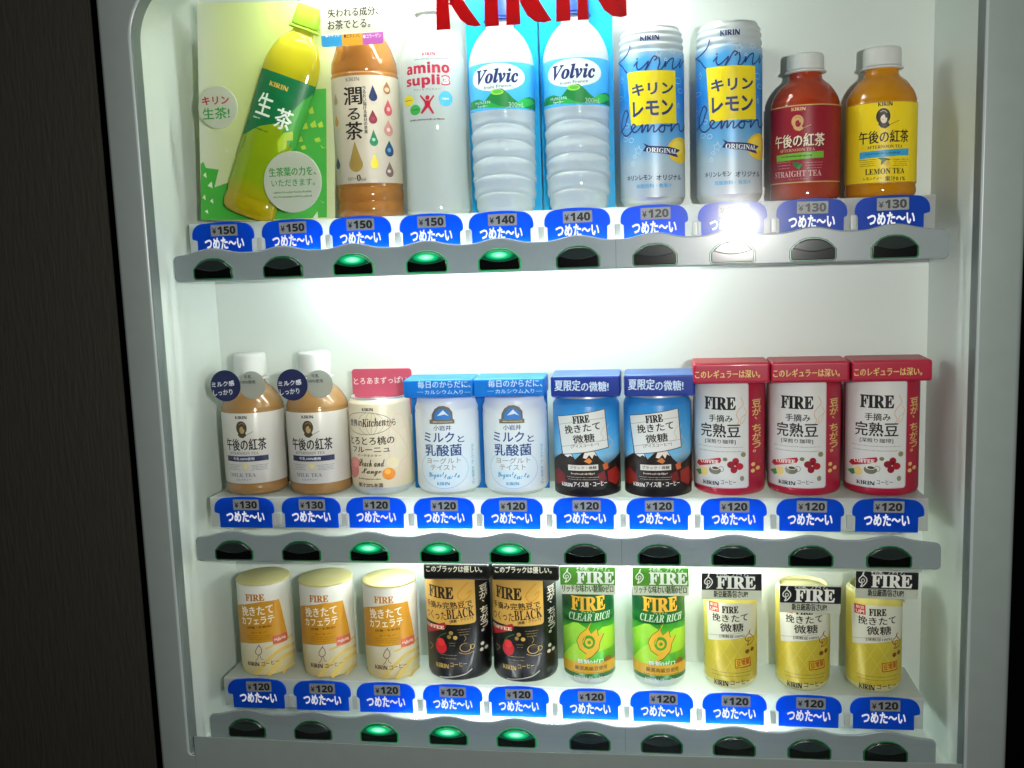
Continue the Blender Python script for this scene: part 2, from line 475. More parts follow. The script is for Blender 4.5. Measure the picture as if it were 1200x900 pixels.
LABELS = {
 'moist_tea': [
  ('k','#9a8f80',-9.88,129.12,4.14,132.67),
  ('t','#1c1a18','潤',-12.98,107.33,5.75,123.96,'n',0.022,0),
  ('t','#1c1a18','る',-10.11,92.94,3.18,104.09,'n',0.012,0),
  ('t','#1c1a18','茶',-12.73,74.51,4.8,91.31,'n',0.022,0),
  ('tv','#3a332c','うるおい届ける素材の茶葉',6.27,79.65,9.92,124.29,'n',0.022,0),
  ('drop','#a08642',-10.85,43.8,3.46,72.81),
  ('drop','#1e2f55',12.37,110.0,20.74,125.14),
  ('drop','#7c2438',11.2,88.8,19.52,102.01),
  ('drop','#1d7a52',10.97,67.89,19.31,83.58),
  ('drop','#e3cf3a',10.63,46.45,18.97,61.02),
  ('drop','#a06a4a',27.42,117.19,36.05,129.28),
  ('drop','#c2505a',27.27,97.09,37.14,112.48),
  ('drop','#c98a80',26.12,77.62,36.92,93.07),
  ('drop','#2b4a6b',25.93,58.08,36.7,73.6),
  ('drop','#7a6658',25.71,38.43,35.21,53.19),
  ('e','#d8b890',28.8,119.63,34.73,123.67),
  ('e','#e6b0b0',30.18,101.18,34.57,105.24),
  ('e','#a03040',13.56,91.61,17.72,95.61),
  ('e','#e8d0c0',28.96,81.69,33.21,85.75),
  ('e','#6a9ac0',28.76,62.17,33.01,66.26),
  ('e','#d8c8b8',27.55,42.52,31.67,45.8),
  ('e','#8fd0a0',13.34,72.32,16.66,75.54),
  ('drop','#b9a27a',-28.54,108.82,-21.73,119.91),
  ('drop','#d8a050',-29.45,88.66,-22.31,99.84),
  ('drop','#2b4a6b',-31.51,47.95,-23.54,59.3),
  ('t','#2c2622','カロリー',-13.39,35.9,-3.71,39.15,'n',0.012,0),
  ('t','#2c2622','0',-3.21,35.13,0.68,41.21,'b',0.01,0),
  ('t','#2c2622','kcal',1.04,35.34,5.62,38.18,'n',0.01,0),
 ],
 'moist_tea_card': [
  ('t','#2a2622','失われる成分、',-21.33,187.11,27.58,195.19,'n',0.022,0),
  ('t','#2a2622','お茶でとる。',-22.01,176.16,19.56,184.65,'n',0.022,0),
  ('t','#d8ecf5','●ミネラル',-24.74,169.42,-10.93,172.91,'n',0.01,0),
  ('t','#4a2a10','●ビタミンC',-6.77,167.85,8.62,171.73,'n',0.01,0),
  ('t','#f0d8f0','●コラーゲン',11.92,166.24,29.3,170.1,'n',0.01,0),
 ],
 'amino': [
  ('k','#b03050',-3.68,148.68,9.37,151.79),
  ('d','#9a9aa0',-12.11,144.7,22.85,146.64,0),
  ('t','#a81c3c','amino',-22.08,132.35,22.91,142.86,'s',0.022,0),
  ('t','#a81c3c','supli',-23.19,118.94,12.72,131.06,'s',0.022,0),
  ('t','#a81c3c','3',14.0,120.93,23.27,130.38,'s',0.03,0),
  ('t','#f1efef','3',15.09,122.11,22.04,129.2,'s',-0.004,0),
  ('t','#7a4a5a','アミノサプリスリー',-13.79,116.36,12.81,118.71,'n',0.01,0),
  ('e','#e3d21e',-30.2,103.8,-14.45,113.65),
  ('d','#6a6020',-27.07,108.18,-16.63,109.76,0),
  ('e','#3aa04a',-19.6,94.52,-7.16,104.38),
  ('d','#1a5a20',-17.18,98.78,-8.98,100.44,0),
  ('e','#50aee4',10.78,101.56,24.85,115.79),
  ('d','#e8f4ff',14.08,107.57,21.04,109.79,0),
  ('e','#b01c34',-1.82,107.71,2.31,112.03),
  ('p','#b01c34',[(-6.44,112.89),(-1.52,107.41),(1.79,107.23),(6.07,112.19),(6.83,111.0),(2.94,105.61),(2.39,102.48),(6.13,95.24),(4.48,94.5),(0.27,101.0),(-5.56,95.04),(-7.31,95.97),(-2.59,102.74),(-2.86,105.92),(-7.4,111.79)]),
  ('d','#6a4a54',-20.91,88.79,16.18,90.77,0),
 ],
 'water': [
  ('wrap','#48aeea',95.4,138.3),
  ('e','#dfe6e2',-28.77,112.17,28.83,137.71),
  ('p','#1c7c3c',[(-43.7,98.8),(-35.86,105.4),(-21.6,106.55),(-13.09,103.96),(-6.47,110.36),(-0.49,114.22),(4.35,114.39),(9.07,111.17),(14.66,105.73),(19.8,101.96),(25.77,105.41),(34.26,107.7),(53.11,106.83),(52.93,96.11)]),
  ('p','#2fa24a',[(-22.06,98.71),(-9.39,103.59),(0.58,98.96),(13.46,95.55)]),
  ('p','#35b04c',[(17.05,100.3),(24.74,105.34),(35.65,106.26),(45.93,102.72),(24.38,96.68)]),
  ('e','#8ed24a',-6.41,108.76,5.85,114.2),
  ('e','#5cb53c',-4.29,109.92,4.25,113.41),
  ('t','#1a2c66','Volvic',-21.53,119.6,21.19,133.13,'i',0.02,0),
  ('t','#5a6a86','from France',-13.44,114.72,13.36,118.44,'n',0.01,3),
  ('t','#cfe2f4','ナチュラルミネラル',-25.81,101.44,-6.8,104.17,'n',0.02,0),
  ('t','#cfe2f4','ウォーター',-21.98,97.98,-10.49,100.71,'n',0.02,0),
  ('t','#9fc3a8','300mL',10.29,97.19,26.6,101.9,'n',0.01,0),
 ],
 'lemon_soda': [
  ('k','#1f2a5c',-9.98,149.41,7.66,154.29),
  ('star','#d8ecf4',7.08,138.15,3.82),
  ('star','#d8ecf4',-33.65,117.66,3.57),
  ('star','#d8ecf4',-13.46,51.45,4.42),
  ('star','#d8ecf4',-19.27,40.22,2.55),
  ('star','#d8ecf4',28.49,91.71,2.55),
  ('eo','#d4e8f2',18.58,138.1,23.93,142.04,0.35),
  ('eo','#d4e8f2',29.35,135.14,36.33,138.21,0.35),
  ('eo','#d4e8f2',12.22,130.93,14.98,133.35,0.35),
  ('eo','#d4e8f2',23.5,111.33,32.61,116.55,0.35),
  ('eo','#d4e8f2',27.93,103.11,36.76,107.13,0.35),
  ('eo','#d4e8f2',-33.02,61.28,-26.0,65.04,0.35),
  ('eo','#d4e8f2',-23.65,59.45,-18.23,63.5,0.35),
  ('eo','#d4e8f2',-47.0,99.89,-31.86,103.62,0.35),
  ('eo','#d4e8f2',-46.9,82.75,-37.58,87.51,0.35),
  ('eo','#d4e8f2',-18.94,44.9,-15.53,47.71,0.35),
  ('eo','#d4e8f2',20.71,96.86,24.61,99.62,0.35),
  ('eo','#d4e8f2',-29.35,73.46,-23.32,77.19,0.35),
  ('s','#23346e',1.4,[(-20.42,147.64),(-22.1,142.59),(-26.87,138.08),(-35.88,135.11),(-47.01,134.82)],0),
  ('s','#23346e',1.4,[(-46.52,136.3),(-33.09,130.73),(-27.25,125.09),(-23.7,122.2)],0),
  ('s','#23346e',1.25,[(-16.49,128.01),(-13.75,130.68),(-12.87,131.71),(-13.81,127.65),(-12.14,124.4),(-8.8,125.54),(-4.75,128.95),(-2.38,131.03),(-4.0,126.61),(-5.63,122.96),(-2.43,127.25),(0.75,133.1),(3.11,135.25),(5.43,133.66),(3.06,131.47)],0),
  ('s','#23346e',1.25,[(7.01,133.62),(7.75,129.08),(6.08,123.81),(8.47,123.02),(11.81,126.81),(13.56,130.62),(12.63,125.3),(14.4,128.37),(18.09,132.3),(22.08,133.32),(20.97,128.68),(20.9,124.11),(25.3,125.97),(30.7,130.34),(32.37,133.61),(30.6,125.74),(36.15,131.05),(46.88,135.06)],0),
  ('s','#23346e',1.25,[(-13.26,134.04),(-12.83,133.91)],0),
  ('p','#e8d21c',[(-24.25,123.06),(24.09,122.44),(25.04,75.26),(-20.54,74.28)]),
  ('t','#26356a','キリン',-18.79,100.84,21.15,112.25,'n',0.032,1),
  ('t','#26356a','レモン',-18.2,82.1,20.88,96.24,'n',0.032,1),
  ('s','#23346e',1.4,[(-42.31,69.42),(-30.3,74.27),(-25.97,81.54),(-24.06,85.96),(-27.01,89.46),(-31.47,85.38),(-35.59,76.51),(-33.86,70.0),(-27.71,66.13),(-22.28,67.86),(-18.61,71.35),(-15.72,74.16),(-18.52,75.61),(-20.59,72.35),(-17.7,68.54),(-14.01,69.34),(-10.51,72.89),(-8.83,74.29),(-9.36,67.39),(-5.62,73.28),(-3.63,73.53),(-4.12,67.78),(-0.12,72.94),(1.83,72.85),(1.37,67.48),(4.53,68.9),(7.77,72.66),(10.23,73.39),(11.88,71.07),(10.15,67.24),(6.9,68.06),(6.94,71.14),(11.07,73.39),(16.29,72.64),(19.15,74.25),(18.09,67.66),(23.3,73.63),(28.17,74.66),(29.46,69.31),(34.43,68.89),(44.39,74.54)],0),
  ('e','#ecc62a',14.19,38.73,46.8,62.93),
  ('e','#f2d94a',17.88,46.51,36.12,59.76),
  ('p','#232c5e',[(-8.28,58.03),(-5.91,54.76),(-8.81,50.7),(1.1,48.57),(12.4,47.51),(20.72,45.23),(26.96,44.23),(24.01,48.03),(29.82,51.0),(16.02,53.71),(4.33,54.64),(-3.51,55.39)]),
  ('t','#e6ecf4','ORIGINAL',-5.56,47.56,25.22,53.52,'b',0.01,-4),
  ('t','#2a3252','キリンレモン',-26.23,24.17,-0.41,29.1,'n',0.022,0),
  ('t','#2a3252','オリジナル',3.14,23.36,30.83,28.43,'n',0.022,0),
  ('t','#4aa6d8','炭酸飲料・無果汁',-15.86,16.68,18.33,20.58,'n',0.022,0),
 ],
 'red_tea': [
  ('wrap','#8e1026',16.5,84.5),
  ('band','#c8a060',84.2,85.2),
  ('band','#c8a060',15.8,16.8),
  ('k','#d9b98a',-16.79,80.04,-4.23,83.05),
  ('e','#c9a06a',-16.78,64.88,-5.76,76.36),
  ('p','#c9a06a',[(-13.63,68.7),(-8.16,68.22),(-6.12,63.77),(-9.47,61.87),(-12.91,62.88),(-15.03,65.24)]),
  ('e','#8e1026',-13.22,65.7,-8.16,71.73),
  ('p','#c9a06a',[(-13.66,73.73),(-10.21,71.97),(-9.24,69.03),(-7.9,70.06),(-8.19,73.23)]),
  ('s','#8e1026',0.35,[(-13.66,73.73),(-10.9,74.61),(-8.19,72.95)],0),
  ('s','#c9a06a',0.4,[(-7.46,63.87),(-4.13,65.07),(0.54,66.95)],0),
  ('s','#c9a06a',0.3,[(-11.97,68.55),(-10.87,68.3)],0),
  ('t','#2a0a10','午後の紅茶',-33.66,47.15,14.09,58.75,'n',0.022,0),
  ('t','#ead9c0','午後の紅茶',-35.0,47.97,13.19,59.56,'n',0.022,0),
  ('t','#cfa080','AFTERNOON TEA',-28.94,43.96,4.27,46.62,'b',0.0,0),
  ('r','#6cae2c',-32.97,36.78,12.45,42.64,2),
  ('d','#1f4a10',-26.84,38.88,2.02,40.79,0),
  ('p','#2c6a34',[(-15.36,34.98),(-9.93,33.82),(-6.15,30.53),(-11.42,28.58),(-14.55,31.09)]),
  ('p','#3f8a40',[(-12.2,29.39),(-6.91,32.86),(-9.14,27.66)]),
  ('d','#c89098',-33.59,34.63,-16.97,35.32,0),
  ('d','#c89098',-32.08,31.92,-17.65,32.61,1),
  ('d','#c89098',-30.65,29.2,-18.33,29.9,2),
  ('d','#c89098',-4.68,33.15,11.64,33.84,0),
  ('d','#c89098',-3.78,30.68,10.95,31.36,1),
  ('d','#c89098',-2.87,28.2,10.27,28.88,2),
  ('t','#d3a8a0','STRAIGHT TEA',-34.88,21.37,10.47,26.73,'b',0.0,0),
  ('t','#c89090','ストレートティー',-19.4,18.19,-2.35,20.11,'n',0.0,0),
 ],
 'lemon_tea': [
  ('wrap','#efd21a',13.0,83.8),
  ('band','#b98a3a',83.4,84.2),
  ('band','#b98a3a',12.3,13.2),
  ('k','#1c1c18',-9.41,79.98,2.89,83.69),
  ('e','#2a2820',-10.92,63.95,1.21,78.24),
  ('p','#2a2820',[(-7.55,68.62),(-1.51,68.21),(0.88,62.73),(-2.89,60.25),(-6.68,61.4),(-8.99,64.26)]),
  ('e','#e8dcc0',-7.1,64.99,-1.52,72.49),
  ('p','#2a2820',[(-7.64,74.88),(-3.85,72.82),(-2.74,69.18),(-1.24,70.51),(-1.61,74.46)]),
  ('s','#e8dcc0',0.35,[(-7.64,74.88),(-4.66,76.08),(-1.61,74.1)],0),
  ('s','#2a2820',0.4,[(-0.66,62.8),(3.19,64.41),(8.88,66.94)],0),
  ('s','#2a2820',0.3,[(-5.74,68.49),(-4.53,68.22)],0),
  ('t','#1c1a16','午後の紅茶',-26.2,47.77,18.96,58.85,'n',0.022,0),
  ('t','#3a3424','AFTERNOON TEA',-18.52,43.07,12.9,45.85,'b',0.0,0),
  ('r','#35a0cc',-25.51,35.59,19.93,41.6,2),
  ('d','#1f6a94',-20.02,37.61,10.85,39.71,0),
  ('p','#2c6a34',[(-9.4,34.82),(-3.64,34.84),(2.25,33.05),(-2.13,31.0),(-6.41,28.22),(-5.76,32.7)]),
  ('e','#e2b818',-3.56,27.55,1.56,32.45),
  ('d','#4a4424',-25.86,33.25,-10.83,33.94,0),
  ('d','#4a4424',-24.77,31.47,-11.41,32.15,1),
  ('d','#4a4424',-23.69,29.69,-12.0,30.37,2),
  ('d','#4a4424',-25.24,27.93,-11.05,28.62,3),
  ('d','#4a4424',3.76,32.47,19.53,33.15,0),
  ('d','#4a4424',4.71,30.72,18.68,31.39,1),
  ('d','#4a4424',5.67,28.96,17.85,29.64,2),
  ('d','#4a4424',4.32,27.2,19.23,27.88,3),
  ('t','#2a2618','LEMON TEA',-19.78,20.26,15.25,25.39,'b',0.004,0),
  ('t','#2a2618','レモンティー',-21.3,15.39,-4.78,18.05,'n',0.01,0),
  ('t','#2a2618','果汁0.1%',-2.61,13.86,15.89,18.24,'n',0.022,0),
 ],
 'milk_tea': [
  ('k','#2a2a36',-6.1,80.77,6.35,83.86),
  ('e','#4a4030',-5.74,64.36,5.72,78.55),
  ('p','#4a4030',[(-2.6,68.8),(3.09,68.75),(4.76,63.37),(1.13,60.79),(-2.41,61.69),(-4.46,64.33)]),
  ('e','#b8a070',-2.13,65.42,3.12,72.88),
  ('p','#4a4030',[(-2.11,75.02),(1.33,73.22),(2.05,69.66),(3.53,71.05),(3.53,74.95)]),
  ('s','#b8a070',0.35,[(-2.11,75.02),(0.87,76.42),(3.51,74.59)],0),
  ('s','#4a4030',0.4,[(3.4,63.41),(6.89,65.06),(11.68,67.44)],0),
  ('s','#4a4030',0.3,[(-0.84,68.8),(0.29,68.62)],0),
  ('t','#23212a','午後の紅茶',-20.4,47.79,24.17,60.24,'n',0.022,0),
  ('t','#8a8c98','AFTERNOON TEA',-16.87,43.57,15.72,46.52,'b',0.0,0),
  ('r','#1d2548',-20.81,36.31,25.87,41.94,0),
  ('t','#dfe3ee','牛乳100%使用',-11.63,37.58,11.09,40.71,'n',0.022,0),
  ('e','#d9cf9a',-0.86,28.6,5.0,34.42),
  ('d','#8a90a4',-20.82,32.31,-3.61,33.12,0),
  ('d','#8a90a4',-19.03,30.66,-4.57,31.48,1),
  ('d','#8a90a4',-17.39,29.02,-5.55,29.83,2),
  ('d','#8a90a4',-20.48,27.33,-4.42,28.15,3),
  ('d','#8a90a4',7.27,31.78,25.44,32.58,0),
  ('d','#8a90a4',8.19,30.13,24.55,30.93,1),
  ('d','#8a90a4',9.11,28.47,23.68,29.28,2),
  ('d','#8a90a4',7.45,26.86,24.71,27.67,3),
  ('t','#8e94ac','MILK TEA',-16.7,20.25,11.66,24.12,'b',0.004,0),
  ('t','#8a90a4','ミルクティー',-10.21,16.02,7.06,18.54,'n',0.01,0),
 ],
 'milk_stickers': [
  ('t','#eef0f6','ミルク感',-25.65,114.85,-1.49,121.39,'n',0.022,4),
  ('t','#eef0f6','しっかり',-24.51,106.1,-3.97,112.66,'n',0.012,3),
  ('t','#3a3c42','牛乳',9.48,123.17,17.16,126.64,'n',0.022,0),
  ('t','#3a3c42','100%使用',5.47,117.95,20.85,121.43,'n',0.022,0),
 ],
 'peach': [
  ('eo','#efc8c0',15.49,17.44,40.15,82.91,0.8),
  ('eo','#f0d0c4',21.71,27.18,43.54,69.14,0.8),
  ('s','#f0c8c0',0.9,[(19.17,70.93),(30.38,58.87),(39.56,41.25),(26.5,30.36),(30.78,11.8)],0),
  ('k','#2c2724',-10.1,87.46,2.0,90.76),
  ('eo','#6e685e',-35.06,63.39,20.21,85.99,0.5),
  ('eo','#8a8478',-15.57,63.39,11.9,85.99,0.3),
  ('eo','#8a8478',-6.52,63.39,5.11,85.99,0.3),
  ('s','#8a8478',0.3,[(0.09,85.99),(-0.35,74.71),(-1.16,63.39)],0),
  ('t','#332c28','世界の',-29.11,71.31,-10.48,78.36,'n',0.022,0),
  ('t','#332c28','Kitchen',-10.97,71.2,14.11,80.75,'i',0.006,3),
  ('t','#332c28','から',14.55,71.36,24.52,78.73,'n',0.012,3),
  ('t','#2c2622','とろとろ桃の',-30.17,52.47,22.03,61.64,'n',0.022,1),
  ('t','#2c2622','フルーニュ',-26.4,44.77,17.01,51.16,'n',0.014,1),
  ('t','#5a4e44','ピーチネクター',-18.2,40.79,8.11,43.42,'n',0.01,0),
  ('e','#e2807a',-40.2,16.79,-17.97,36.87),
  ('e','#ee9a8a',-32.35,28.47,-14.98,39.27),
  ('e','#e08a26',8.01,16.56,21.61,28.85),
  ('e','#f0b04a',10.68,22.38,16.74,27.64),
  ('e','#efe2b8',12.87,27.92,26.63,39.3),
  ('t','#463c34','Peach and',-17.53,30.53,11.13,38.45,'c',0.012,0),
  ('t','#463c34','Mango',-14.56,20.82,7.24,29.2,'c',0.012,0),
  ('d','#6a5c50',-18.94,16.87,6.01,18.64,0),
  ('t','#332c28','果汁20%未満',-19.49,9.29,8.26,13.73,'n',0.022,0),
 ],
 'peach_card': [
  ('t','#f4dcdc','とろあまずっぱい。',-27.03,110.04,33.24,118.04,'n',0.006,1),
 ],
 'yogurt': [
  ('e','#dfeef4',-25.21,8.09,27.4,47.26),
  ('eo','#7ab8dc',-25.21,8.09,27.4,47.26,0.4),
  ('p','#6f6a60',[(-9.61,75.65),(-8.73,83.44),(-5.67,88.67),(-1.08,91.7),(4.08,92.03),(9.06,90.11),(12.28,85.62),(12.7,75.27)]),
  ('p','#3a7cc4',[(-6.63,78.34),(-5.42,84.39),(-1.21,88.7),(3.1,89.06),(8.07,86.73),(10.43,82.31),(10.67,77.99)]),
  ('p','#e2ecf2',[(-3.29,81.84),(3.04,87.78),(8.7,81.55),(4.55,83.45),(1.11,82.68)]),
  ('r','#776f5e',-11.59,73.82,14.0,78.11,0),
  ('d','#e0d8c4',-8.16,75.27,11.85,76.47,0),
  ('t','#2a4478','小岩井',-7.52,67.19,10.31,72.35,'n',0.022,0),
  ('t','#27477e','ミルク',-19.22,55.12,13.33,65.49,'n',0.016,0),
  ('t','#27477e','と',16.34,54.28,23.78,61.18,'n',0.016,0),
  ('t','#27477e','乳酸菌',-18.49,41.23,20.36,52.92,'n',0.022,0),
  ('t','#a29a8c','ヨーグルト',-16.55,33.41,18.97,39.49,'n',0.012,0),
  ('t','#a29a8c','テイスト',-12.57,26.89,13.77,32.55,'n',0.012,0),
  ('t','#38a0cc','Yogurt',-15.19,17.15,1.87,25.47,'c',0.012,3),
  ('t','#38a0cc','taste',0.98,17.44,17.38,23.53,'c',0.012,4),
  ('k','#38a0cc',-6.06,11.61,6.65,14.84),
  ('tv','#8ab8d0','カルシウム・乳酸菌入り',31.66,8.91,35.52,50.71,'n',0.022,0),
 ],
 'yogurt_card': [
  ('t','#c8e6fa','毎日のからだに、',-19.27,111.11,33.54,118.27,'n',0.022,0),
  ('t','#bfe0f8','カルシウム入り',-12.34,104.95,25.61,109.17,'n',0.022,0),
  ('s','#bfe0f8',0.35,[(-20.06,107.41),(-17.48,107.38),(-14.05,107.33)],0),
  ('s','#bfe0f8',0.35,[(27.31,106.78),(30.27,106.74),(33.24,106.71)],0),
 ],
 'navy': [
  ('p','#241814',[(-48.84,0.17),(-48.86,25.85),(-43.2,33.88),(-27.83,41.04),(-19.28,44.75),(-14.3,43.52),(-9.86,37.01),(-3.63,43.22),(2.3,46.62),(5.67,48.21),(9.8,44.6),(14.88,37.39),(22.36,30.52),(29.17,33.75),(40.24,37.72),(53.57,39.24),(53.5,-1.21)]),
  ('p','#14100f',[(-49.01,19.51),(-24.36,30.35),(-11.91,28.32),(3.63,32.13),(16.44,26.13),(44.47,22.93),(53.55,18.19),(53.56,0.55),(-48.99,1.79)]),
  ('p','#e6e8ea',[(-19.28,44.75),(-14.77,43.91),(-12.53,39.39),(-15.34,40.87),(-17.91,38.9),(-22.19,40.55)]),
  ('p','#e6dcd0',[(2.3,46.62),(6.08,48.2),(9.37,44.63),(11.85,40.21),(8.89,42.11),(7.11,37.96),(4.27,41.9),(1.27,38.13),(-2.05,38.99),(-0.25,44.1)]),
  ('p','#c87838',[(-1.29,35.59),(3.79,38.94),(7.05,35.41),(4.48,32.96)]),
  ('p','#b85a28',[(17.49,31.14),(23.48,33.79),(24.37,26.8),(19.26,25.8)]),
  ('p','#7a1f1a',[(-49.12,18.51),(-31.58,26.56),(-22.32,21.15),(-20.33,13.65),(-32.5,9.84),(-49.14,10.51)]),
  ('p','#93241c',[(23.24,24.4),(36.04,27.31),(47.68,16.09),(35.33,8.39),(24.03,13.96)]),
  ('p','#6a1a16',[(11.87,22.3),(19.24,24.95),(21.99,15.99),(14.32,13.51)]),
  ('s','#d2b478',0.7,[(25.53,70.14),(22.21,64.62),(25.21,58.29),(31.02,52.3),(26.04,47.94),(20.88,52.05)],0),
  ('s','#b8a878',0.5,[(28.35,47.59),(22.69,43.3),(24.64,37.04),(30.64,40.37),(28.35,47.59)],0),
  ('p','#4a4438',[(-31.75,78.98),(21.56,86.67),(25.35,47.36),(-25.19,40.74)]),
  ('p','#e4e6e0',[(-30.48,78.46),(20.74,85.92),(24.29,48.2),(-23.92,41.61)]),
  ('s','#6a6458',0.3,[(-29.35,70.48),(-1.99,75.82),(21.73,77.8)],0),
  ('s','#6a6458',0.3,[(-25.5,48.7),(-0.02,54.02),(23.63,55.53)],0),
  ('t','#1c1a18','FIRE',-11.48,72.86,5.08,81.28,'b',0.01,6),
  ('t','#28241f','挽きたて',-20.67,62.74,15.59,74.13,'n',0.022,7),
  ('t','#28241f','微糖',-11.55,53.43,9.68,63.16,'n',0.022,6),
  ('t','#3a3630','(アイスコーヒー)',-14.1,47.92,13.84,53.85,'n',0.01,6),
  ('s','#c8b070',0.4,[(20.32,69.08),(16.39,62.72),(19.09,58.2),(15.28,54.35)],0),
  ('r','#d8d4c8',-17.74,26.2,12.89,31.75,1),
  ('t','#2a211a','ブラック・微糖',-15.73,27.23,11.15,30.64,'n',0.022,1),
  ('d','#c8b8a8',-14.44,21.93,9.3,24.06,0),
  ('d','#b8a898',-19.1,19.02,13.55,19.7,0),
  ('d','#b8a898',-17.91,16.88,12.76,17.57,1),
  ('k','#eee8e0',-26.45,9.46,-13.31,13.11),
  ('t','#eee8e0','アイス用・コーヒー',-11.91,9.71,21.86,15.19,'n',0.022,1),
 ],
 'navy_card': [
  ('t','#c9def4','夏限定',-26.85,106.53,-2.19,117.29,'n',0.022,-1),
  ('t','#c9def4','の微糖!',-1.4,105.76,24.7,115.25,'n',0.022,0),
 ],
 'red_coffee': [
  ('rr','#c6c9c6',-48.77,8.6,16.77,110.57,3.0),
  ('rr','#d9dcd8',-44.05,9.45,15.83,109.76,2.6),
  ('s','#d9b48c',0.8,[(8.63,96.86),(11.16,90.16),(6.94,85.45),(4.48,79.79),(6.91,73.93),(3.64,69.1)],0),
  ('s','#d9b48c',0.6,[(12.01,86.82),(14.67,81.69),(9.42,77.1),(8.56,71.38),(11.99,74.47),(13.77,80.11)],0),
  ('t','#1a1817','FIRE',-27.17,85.07,3.71,97.01,'b',0.01,0),
  ('t','#26221f','手摘み',-22.18,73.12,0.86,80.14,'n',0.022,0),
  ('t','#221e1b','完熟豆',-32.17,58.19,8.13,71.46,'n',0.022,0),
  ('t','#3a342f','[深煎り珈琲]',-26.99,51.52,3.59,56.26,'n',0.022,0),
  ('d','#8a867f',-36.61,48.22,11.06,49.05,0),
  ('d','#8a867f',-34.88,44.06,10.33,44.89,1),
  ('p','#a81c2a',[(-37.6,33.05),(-10.95,38.49),(-9.73,35.89),(-11.31,33.11),(-35.36,27.85),(-40.3,29.78)]),
  ('t','#f0e4de','COFFEE',-33.2,31.56,-12.64,35.94,'b',0.01,3),
  ('e','#7a7a52',-8.5,35.05,-4.07,38.8),
  ('e','#8a8a62',8.49,38.9,13.69,43.89),
  ('e','#8a8a72',7.59,15.6,11.87,20.62),
  ('e','#98182a',0.31,31.77,6.8,38.43),
  ('e','#861424',-4.49,28.48,2.71,35.15),
  ('e','#a81e2e',3.51,26.62,11.02,33.3),
  ('e','#8c1626',-1.32,23.45,5.13,30.13),
  ('e','#741020',1.91,30.93,5.15,35.1),
  ('e','#6a6a5a',-22.59,21.78,-10.19,29.77),
  ('e','#e8e6dc',-20.65,26.01,-11.42,30.38),
  ('e','#4a3a2a',-19.25,26.51,-12.67,29.37),
  ('eo','#6a6a5a',-12.68,24.8,-7.73,29.84,0.5),
  ('p','#3f8a4a',[(-42.5,22.46),(-33.97,25.04),(-28.98,21.68),(-35.49,18.76)]),
  ('e','#e6cf7a',-32.66,19.32,-23.59,27.82),
  ('k','#262220',-29.67,11.15,-12.33,14.87),
  ('t','#4a4440','コーヒー',-10.25,12.53,3.87,16.73,'n',0.01,0),
  ('tv','#e3c077','豆が、ちがう。',19.91,38.06,33.69,93.75,'n',0.022,0),
  ('e','#e3c077',19.36,29.03,24.17,32.8),
  ('e','#e3c077',25.1,24.72,31.31,28.5),
  ('e','#e3c077',18.85,22.79,23.94,26.57),
 ],
 'red_card': [
  ('t','#e3c077','このレギュラーは深い。',-34.33,117.07,25.13,124.56,'n',0.022,0),
 ],
 'latte': [
  ('s','#e6c96a',4.42,[(11.27,2.62),(20.0,12.25),(30.75,18.38),(55.62,15.92)],0),
  ('s','#e6c96a',3.74,[(-3.37,3.1),(12.38,19.55),(28.05,26.97),(55.61,23.68)],0),
  ('s','#e6c96a',2.72,[(23.8,-2.23),(33.19,4.01),(48.33,3.37)],0),
  ('s','#e6c96a',2.38,[(9.63,31.29),(22.47,34.39),(43.37,36.46)],0),
  ('t','#bf7a22','FIRE',-9.37,83.53,11.07,90.6,'b',0.01,0),
  ('p','#cc9226',[(-32.32,72.8),(-18.77,77.52),(6.9,82.68),(26.94,81.92),(31.31,60.08),(36.2,35.46),(22.7,37.64),(10.06,37.84),(-14.38,36.05),(-32.32,32.19)]),
  ('t','#fbf3e2','挽きたて',-16.32,66.52,19.33,78.83,'n',0.022,4),
  ('t','#fbf3e2','カフェラテ',-17.76,56.68,19.96,66.97,'n',0.02,4),
  ('t','#6a3c10','[砂糖・乳製品]',-10.02,52.43,16.35,56.64,'n',0.022,4),
  ('t','#6a3c10','コーヒー',-5.97,47.28,11.62,50.57,'n',0.01,3),
  ('d','#8a5014',-12.18,45.01,17.52,45.76,0),
  ('d','#8a5014',-10.85,42.89,16.63,43.64,1),
  ('d','#8a5014',-9.59,40.77,15.75,41.52,2),
  ('rr','#c8584a',16.89,34.3,34.15,43.58,0.4),
  ('d','#f4e4c8',18.23,37.0,32.3,41.08,0),
  ('s','#7a3c24',0.7,[(2.79,35.52),(-0.26,31.72),(-2.06,26.92),(1.08,24.18),(4.47,26.97),(4.34,31.7),(2.27,34.58)],1),
  ('s','#7a3c24',0.5,[(1.08,24.18),(-0.13,20.37),(-2.78,17.4)],0),
  ('s','#7a3c24',0.5,[(2.47,24.18),(3.57,20.38),(5.72,18.86)],0),
  ('k','#5a2c18',-12.72,11.96,1.32,16.27),
  ('t','#5a3420','コーヒー',3.7,11.93,21.92,17.57,'n',0.012,3),
 ],
 'black_coffee': [
  ('rr','#c4994a',-44.67,62.1,25.55,112.37,3.0),
  ('s','#c0852e',1.6,[(17.72,105.65),(11.23,100.2),(6.6,93.35),(10.71,87.61),(17.99,90.25),(21.11,96.91),(16.32,94.14)],0),
  ('s','#b87a2a',1.2,[(12.39,85.62),(6.98,81.57),(2.45,77.2)],0),
  ('t','#1c1610','FIRE',-27.96,89.5,2.38,101.79,'b',0.01,0),
  ('t','#221a12','手摘み完熟豆で',-33.42,77.59,21.35,87.11,'n',0.022,3),
  ('t','#221a12','つくった',-34.9,65.15,-5.88,75.79,'n',0.012,3),
  ('t','#221a12','BLACK',-5.8,67.88,23.43,80.08,'b',0.01,4),
